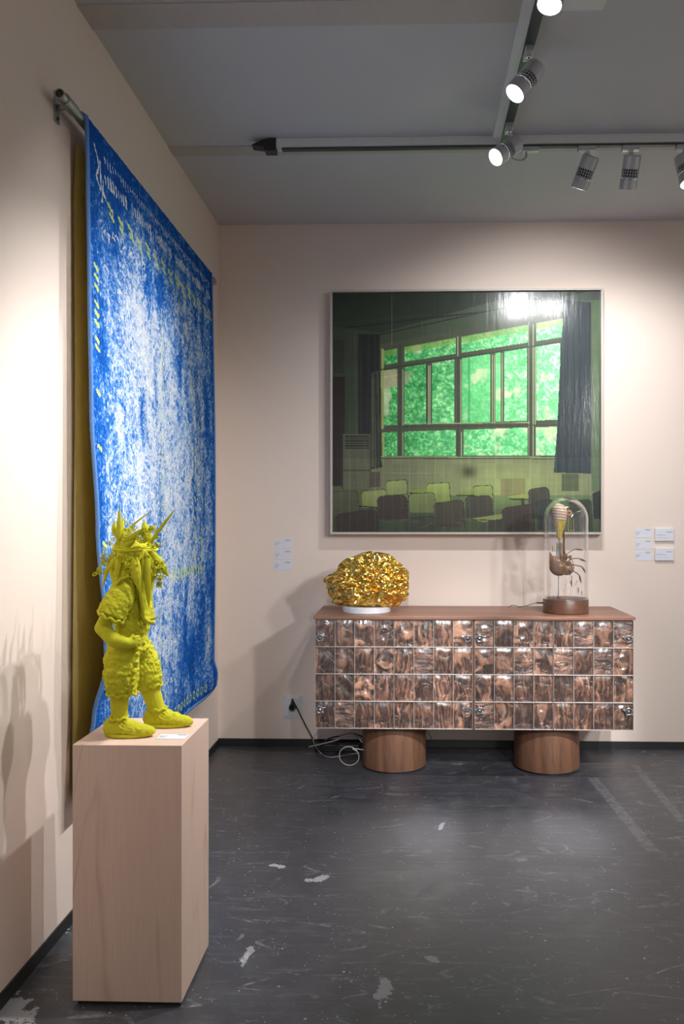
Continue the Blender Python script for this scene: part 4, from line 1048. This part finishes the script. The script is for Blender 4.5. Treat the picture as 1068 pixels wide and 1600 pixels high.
# ------------------------------------------------------------------ gold foil lump on its disc
M['gold'] = None
t = NT('crumpled_gold_foil'); co = t.coord()
t.val(Base_Color=t.mix(t.noise(co, 14, 3), (.90, .52, .05), (.98, .70, .22)), Metallic=1.0, Roughness=.20)
t.bump(t.math('ADD', t.math('MULTIPLY', t.voro(t.mapping(co, (1, 1, 1), (.5, .6, .4)), 20), 1.2), t.noise(co, 30, 4, .6, 2.0)), .16, .004); M['gold'] = t.m
DYc = 4.86
dc = at(572.5, 950, DYc)
disc = thing('display_disc', 'low round white disc on the sideboard under the gold foil form', 'stand', (dc.x, DYc, cz_top))
rd = (at(610, 950, DYc).x-at(535, 950, DYc).x)/2
MB().lathe([(rd-.002, 0), (rd, .002), (rd, .030), (rd-.003, .033)], 64).build('disc', M['white'], disc, sharp=40)
bm = bmesh.new(); bmesh.ops.create_icosphere(bm, subdivisions=6, radius=1)
fo = at(581, 903, DYc); fb = Vector((fo.x, DYc, cz_top+.033))
half = (at(637, 900, DYc).x-at(522, 900, DYc).x)/2; zt = at(581, 861, DYc).z; hz = (zt-fb.z)/2
NC = 48
cells = [Vector((random.Random(i*7+1).gauss(0, 1), random.Random(i*7+2).gauss(0, 1), random.Random(i*7+3).gauss(0, 1))).normalized() for i in range(NC)]
hts = [random.Random(i+500).uniform(.93, 1.05) for i in range(NC)]
for v in bm.verts:
    d = v.co.normalized()
    r_ = min(hts[i]/max(.2, d.dot(c_))**.8 for i, c_ in enumerate(cells) if d.dot(c_) > .35)
    r_ = min(r_, 1.22)
    wd = d+.25*Vector((noise.noise(d*3), noise.noise(d*3+Vector((9, 0, 0))), noise.noise(d*3+Vector((0, 9, 0)))))
    n1 = noise.noise(wd*3.2); n2 = noise.noise(wd*6.5+Vector((3, 1, 2))); n3 = noise.noise(wd*13+Vector((5, 1, 7)))
    r_ += -.16*abs(n1)-.12*abs(n2)-.035*abs(n3)+.06
    if d.z < 0: r_ *= min(1.14, 1/(abs(d.x)**3+abs(d.z)**3+abs(d.y)**3+1e-6)**(1/3))
    # a deep horizontal fold low at the front
    r_ -= .10*math.exp(-((d.z+.28+.12*d.x)/.05)**2)*(d.y < .2)
    p = Vector((d.x*half*r_, d.y*.15*r_, d.z*hz*r_*1.0))
    if p.z < -hz+.001: p.z = -hz+.001
    for (dirx, dirz, L_) in ((-1, -.10, .060), (-.86, -.60, .050)):    # two foil corners sticking out on the left
        q = Vector((dirx, 0, dirz)).normalized(); k = max(0, d.dot(q)); p += q*L_*max(0, (k-.93)/.07)**1.1*1.15
    p.x = min(p.x, half*1.0)
    v.co = p
bm.verts.ensure_lookup_table()
me = bpy.data.meshes.new('foil_form'); 
zmin = min(v.co.z for v in bm.verts)
for v in bm.verts: v.co.z -= zmin
zm = max(v.co.z for v in bm.verts)
for v in bm.verts: v.co.z *= (2*hz)/zm
bm.to_mesh(me); bm.free(); me.materials.append(M['gold'])
ff = bpy.data.objects.new('foil_form', me); C.objects.link(ff); ff.location = fb
tag(ff, 'rounded form of crumpled gold foil resting on the white disc', 'sculpture')

# ------------------------------------------------------------------ glass dome and what is in it
DY2 = 4.84
g0, g1 = at(848, 945, DY2), at(918.5, 945, DY2); gr_ = (g1.x-g0.x)/2; gc = (g0.x+g1.x)/2
dome = thing('glass_dome', 'tall glass cloche on a round walnut base at the right end of the sideboard', 'dome', (gc, DY2, cz_top))
bh = at(883, 934, DY2).z-at(883, 955, DY2).z
MB().lathe([(gr_-.004, 0), (gr_, .004), (gr_, bh-.004), (gr_-.002, bh), (gr_-.008, bh+.001), (gr_-.009, bh+.006), (gr_-.012, bh+.007)], 72).build('base', M['walnut_turned'], dome, sharp=30)
dr = gr_-.002; topz = at(883, 776.5, DY2-.0).z-cz_top
prof = [(dr, bh+.001), (dr, topz-dr*1.0)]+[(dr*math.cos(a_), topz-dr+dr*math.sin(a_)) for a_ in [PI/2*i/16 for i in range(1, 17)]]
prof[-1] = (.0005, topz)
inner = [(max(.0004, r_-.003), z_-(.003 if i > 1 else 0)) for i, (r_, z_) in enumerate(prof)]
dm = MB().lathe(prof+inner[::-1], 72, cap=False)
tag(dm.build('glass_cover', M['glass'], dome, smooth=True), 'clear glass cover with rounded top')
MB().tube([(dr*math.cos(a_), dr*math.sin(a_), bh+.003) for a_ in [2*PI*i/64 for i in range(65)]], .0022, 8).build('glass_rim', M['chrome'], dome, smooth=True)
D = lambda x, y, dy=0: at(820+x/7.275, 760+y/7.275, DY2+dy)
sc_ = D(378, 1245); so = Vector((sc_.x, DY2, cz_top+bh+.007))
U = lambda x, y, dy=0: D(x, y, dy)-so
def striped():
    t = NT('striped_shell'); co = t.coord(); z = t.sep(co)
    w_ = t.math('FRACT', t.math('MULTIPLY', t.math('ADD', z[2], t.math('MULTIPLY', z[0], .12)), 62))
    c_ = t.mix(t.rng(w_, .25, .45), (.52, .27, .12), (.78, .66, .54)); t.val(Base_Color=c_, Roughness=.3); return t.m
M['shell'] = striped()
M['amber'] = plain('amber_glass', (.70, .50, .09), .12, 0, 60, .6)
M['vessel'] = plain('brown_glazed_vessel', (.30, .17, .095), .3, .1, 14, .45)
M['twig'] = plain('dark_brown_twig', (.12, .060, .032), .7, 0, 60, .3)
M['dried'] = plain('dried_leaf', (.24, .13, .07), .6, 0, 80, .4)
scu = thing('dome_sculpture', 'small assemblage of striped shell, brown vessel and twigs inside the glass dome', 'sculpture', so)
MB().tube([(0, 0, 0), U(378, 1000)], .0022, 8).build('rod', M['steel'], scu, smooth=True)
MB().lathe([(.012, 0), (.012, .004)], 20).build('foot', M['walnut_turned'], scu)
# drop shaped shell: swept rings along a curved axis
def sweep(pts, rad, name, mat, n=24):
    c_ = bez(pts, 6); k = (len(c_)-1)/(len(rad)-1); rr = []
    for i in range(len(c_)):
        a_ = i/k; j = min(int(a_), len(rad)-2); f_ = a_-j; rr.append(rad[j]*(1-f_)+rad[j+1]*f_)
    return MB().tube(c_, rr, n).build(name, mat, scu, smooth=True)
pxm = 4.84/1290/7.275
sweep([U(388, 192), U(385, 205), U(385, 240), U(392, 290), U(395, 340), U(395, 390)], [x*pxm for x in (4, 42, 78, 83, 78, 68)], 'shell_bulb', M['shell'])
sweep([U(395, 388), U(395, 440), U(392, 500), U(388, 560), U(388, 600)], [x*pxm for x in (68, 58, 42, 30, 24)], 'amber_cone', M['amber'])
m = MB()
for k in range(9):
    a_ = k*.8; m.tube([U(395+50*math.cos(a_), 395, .030*math.sin(a_)), U(388+22*math.cos(a_), 600, .012*math.sin(a_))], .0018, 5)
tag(m.build('gold_wires', M['gold'], scu, smooth=True), 'gold wires over the amber cone')
sweep([U(390, 600), U(392, 700), U(395, 830)], [.006, .0065, .007], 'tube_stem', M['steel'])
sweep([U(425, 380), U(440, 560), U(438, 700), U(455, 830)], [.003, .005, .006, .009], 'bark_stem', M['twig'])
m = MB()
for k in range(7): m.tube([U(360+k*14, 640+10*(k % 3), -.01*(k % 2)), U(355+k*15, 850, -.01*(k % 2))], .0022, 6)
m.build('reeds', M['twig'], scu, smooth=True)
# little cog / rosette beside the shell with a pin
m = MB(); cc = U(497, 305, -.015)
for k in range(8): a_ = 2*PI*k/8; m.tube([cc+Vector((.012*math.cos(a_), 0, .012*math.sin(a_))), cc+Vector((.019*math.cos(a_), -.003, .019*math.sin(a_)))], .004, 6)
m.tube([cc+Vector((.012*math.cos(a_), 0, .012*math.sin(a_))) for a_ in [2*PI*i/20 for i in range(21)]], .006, 8)
M['pink'] = plain('rosy_clay', (.50, .26, .17), .5)
m.build('rosette', M['pink'], scu, smooth=True)
MB().tube([U(540, 310, -.015), U(600, 288, -.01), U(655, 268, -.01)], [.001, .002, .0035], 8).build('pin', M['steel'], scu, smooth=True)
m = MB()
for x in (490, 548, 520): m.tube([U(x, 350, -.01), U(x+2, 560+x*.1, -.01)], .0006, 5); m.ico(U(x+2, 500, -.01), .0035, 1); m.ico(U(x+1, 570, -.01), .0028, 1)
m.build('hanging_beads', M['amber'], scu, smooth=True)
# vessel: upturned horn-mouthed pot
b = MB(); b.ico(U(385, 910), (113*pxm, .045, 108*pxm), 3); b.ico(U(330, 870), (58*pxm, .034, 80*pxm), 3)
b.tube([U(320, 860), U(295, 800), U(280, 745)], [50*pxm, 22*pxm, 6*pxm], 14); b.ico(U(470, 930), (75*pxm, .04, 80*pxm), 3)
def vdisp(co): return .0008*noise.noise(co*60)
fuse(b, 'vessel', .0028, 5, vdisp, scu, M['vessel'])
m = MB(); r_ = random.Random(8)
for k in range(70):
    q = U(r_.uniform(400, 520), r_.uniform(790, 1000), r_.uniform(-.045, -.02)); m.ico(q, (.004+.004*r_.random(), .004, .004+.004*r_.random()), 1)
for k in range(16): q = U(410+r_.random()*70, 760+r_.random()*60, -.02); m.ico(q, .005, 1)
m.build('barnacle_crust', M['dried'], scu)
m = MB()
for (pts, rr) in (([(470, 770), (540, 725), (590, 712), (650, 728)], .0022), ([(500, 825), (590, 818), (640, 830), (690, 852)], .0026), ([(510, 885), (590, 900), (640, 915), (685, 975)], .0028),
                  ([(540, 960), (590, 990), (625, 1030), (635, 1095)], .0028), ([(530, 830), (550, 900), (545, 960), (500, 1010)], .0018), ([(525, 1010), (530, 1070), (528, 1145)], .0018)):
    m.tube(bez([U(x, y, -.015) for x, y in pts], 6), [rr]*(len(pts)*6-5), 6)
m.build('twigs', M['twig'], scu, smooth=True)
def sleaf(p, q, w_):
    p, q = Vector(p), Vector(q); d = (q-p); n_ = d.cross(Vector((0, 1, 0))).normalized(); vs = []; N = 8
    for s_ in (1, -1):
        for i in range(N+1):
            t_ = i/N; k = w_*math.sin(PI*min(1, t_+.02)); c_ = p+d*t_
            vs += [c_-n_*k+Vector((0, .001*s_, 0)), c_+Vector((0, .003+.001*s_, 0)), c_+n_*k+Vector((0, .001*s_, 0))]
    fs = []; o_ = 3*(N+1)
    for i in range(N):
        for j in (0, 1): a_ = i*3+j; fs += [(a_, a_+1, a_+4, a_+3), (o_+a_, o_+a_+3, o_+a_+4, o_+a_+1)]
    obj('dried_leaf', vs, fs, M['dried'], scu, True)
for p, q, w_ in (((570, 715), (660, 722), .004), ((610, 820), (695, 858), .0065), ((640, 905), (690, 985), .0055), ((610, 1010), (640, 1100), .005), ((515, 1060), (530, 1145), .004), ((600, 1140), (608, 1225), .003), ((642, 1180), (645, 1245), .002)):
    sleaf(U(*p, -.015), U(*q, -.015), w_)
m = MB()
for k in range(16):
    x, y = 440+r_.random()*200, 1030+r_.random()*160; m.tube([U(x, y, -.01), U(x+r_.uniform(-12, 12), y+r_.uniform(20, 60), -.01)], .0007, 4)
m.tube([U(500, 1000, -.01), U(505, 1100, -.01)], .0006, 4)
m.build('hanging_threads', M['dried'], scu)
MB().box(U(312, 680, -.012), U(345, 740, .004)).build('bottle_stub', M['steel'], scu); MB().box(U(314, 664, -.010), U(343, 679, .002)).build('bottle_cap', M['amber'], scu)
cb = [D(200, 1335), D(150, 1332), D(120, 1338), D(60, 1345), D(0, 1352)]
P_ = lambda px, py: at(px, py, 4.86)
wire = [P_(848.5, 942), P_(838, 942), P_(826, 945.5)]+[at(x, 947+1.6*math.sin(i*1.9), 4.95) for i, x in enumerate((818, 811, 805, 799))]+[at(794, 949, 5.0)]
wire = [Vector((p.x, p.y, max(p.z, cz_top+.0022))) for p in wire]
wt = thing('usb_cable', 'thin black cable curling on the sideboard top behind the glass dome base', 'cable')
MB().tube(bez(wire, 6), .0018, 6).build('cord', M['black_cable'], wt, smooth=True)
MB().tube([wire[0]+Vector((-.002, 0, 0)), wire[1]], .0042, 8).build('plug', M['black_cable'], wt, smooth=True)

# ------------------------------------------------------------------ wall socket and cables
a, b_ = at(443.5, 1086.5, YW), at(471, 1121.5, YW)
so_ = thing('wall_socket', 'square white double-framed power socket low on the back wall left of the sideboard', 'socket', ((a.x+b_.x)/2, YW, (a.z+b_.z)/2))
hw, hh_ = (b_.x-a.x)/2, (a.z-b_.z)/2
MB().box((-hw, -.008, -hh_), (hw, 0, hh_)).build('plate', M['white'], so_, bevel=.002)
MB().box((-hw+.012, -.016, -hh_+.014), (hw-.012, -.008, hh_-.010)).build('inner_frame', M['white'], so_, bevel=.002)
MB().lathe([(.026, 0), (.026, .002)], 28).build('face', M['casing'], so_).matrix_local = Matrix.Translation((0, -.0162, 0)) @ Matrix.Rotation(PI/2, 4, 'X')
m = MB()
for sx in (-1, 1):
    for sz in (-1, 1): m.ico((sx*(hw-.006), -.009, sz*(hh_-.007)), .003, 1)
m.build('screws', M['steel'], so_)['kind'] = 'stuff'
pc = at(456.5, 1105, YW-.03)
plug = thing('power_plug', 'black angled plug and cord running from the wall socket down to the floor', 'cable')
fl = lambda px, py, z=.006: atz(px, py, z)
MB().tube([(pc.x, YW-.019, pc.z), (pc.x, YW-.055, pc.z)], [.023, .019], 20).build('plug_body', M['black_cable'], plug, sharp=50)
MB().tube([(pc.x, YW-.045, pc.z), (pc.x+.002, YW-.052, pc.z+.030), (pc.x+.004, YW-.050, pc.z+.058)], [.015, .010, .005], 10).build('grip', M['black_cable'], plug, smooth=True)
cord = [(pc.x+.004, YW-.052, pc.z+.050), at(463, 1105, YW-.055), at(476, 1131, YW-.07), at(489, 1155, YW-.09), fl(497, 1172, .008), fl(515, 1178), fl(545, 1172)]
MB().tube(bez(cord, 8), .0042, 8).build('cord', M['black_cable'], plug, smooth=True)
ps = thing('power_strip', 'black multi-socket power strip lying on the floor behind the left sideboard leg', 'power strip')
q = fl(522, 1172, 0)
MB().box((q.x-.12, q.y-.04, 0), (q.x+.16, q.y+.02, .045)).build('body', M['black_cable'], ps, bevel=.006)
for k in range(3): MB().lathe([(.019, 0), (.019, .003)], 20).build('socket_face', M['black'], ps, loc=(q.x-.07+k*.075, q.y-.01, .045))
MB().ico((q.x-.09, q.y-.041, .028), .008, 1).build('pilot_ring', M['steel'], ps)
def cable(label, pts, r_, mat=M['grey_cable']):
    c_ = bez(pts, 9); MB_ = MB().tube(c_, r_, 8); o = MB_.build('cable', mat, None, smooth=True); tag(o, label, 'cable', 'loose cables beside the left sideboard leg'); return o
yl = q.y-.10
loopc = at(546, 1172, 4.86)
lc = [(loopc.x+.058*math.cos(a_), 4.80+.015*math.sin(a_*.5)-.02*math.sin(a_), max(.006, .067+.060*math.sin(a_))) for a_ in [2*PI*i/12+.6 for i in range(14)]]
cable('pale grey cable coiled in a ring against the left sideboard leg', lc+[(loopc.x+.09, 4.82, .10)], .0028)
cable('pale grey cable sweeping in a wide arc on the floor below the sideboard corner',
      [at(500, 1141, 4.98), at(491, 1150, 4.97), at(490, 1160, 4.95), fl(500, 1176, .005), fl(515, 1183, .005), fl(540, 1180, .005), fl(562, 1176, .005)], .0028)
cable('beige flat cable lying from the coil towards the wall socket',
      [at(482, 1167, 5.0), at(500, 1163, 4.98), at(520, 1158, 4.96), at(540, 1152, 4.94), at(555, 1150, 4.93), at(566, 1160, 4.92)], .0034)
cable('thin grey cable looping over the power strip behind the leg',
      [at(530, 1150, 5.0), at(545, 1146, 5.0), at(560, 1150, 5.0), at(568, 1157, 5.0)], .003)
cable('black cable arching over the power strip under the sideboard',
      [fl(495, 1170, .02), at(512, 1155, 5.02), at(530, 1150, 5.02), at(548, 1146, 5.02), at(570, 1152, 5.02)], .0045, M['black_cable'])
cable('thin black wire hanging below the sideboard to the right of the left leg',
      [at(664, 1140, 5.1), at(672, 1150, 5.1), at(676, 1158, 5.1)], .0015, M['black_cable'])
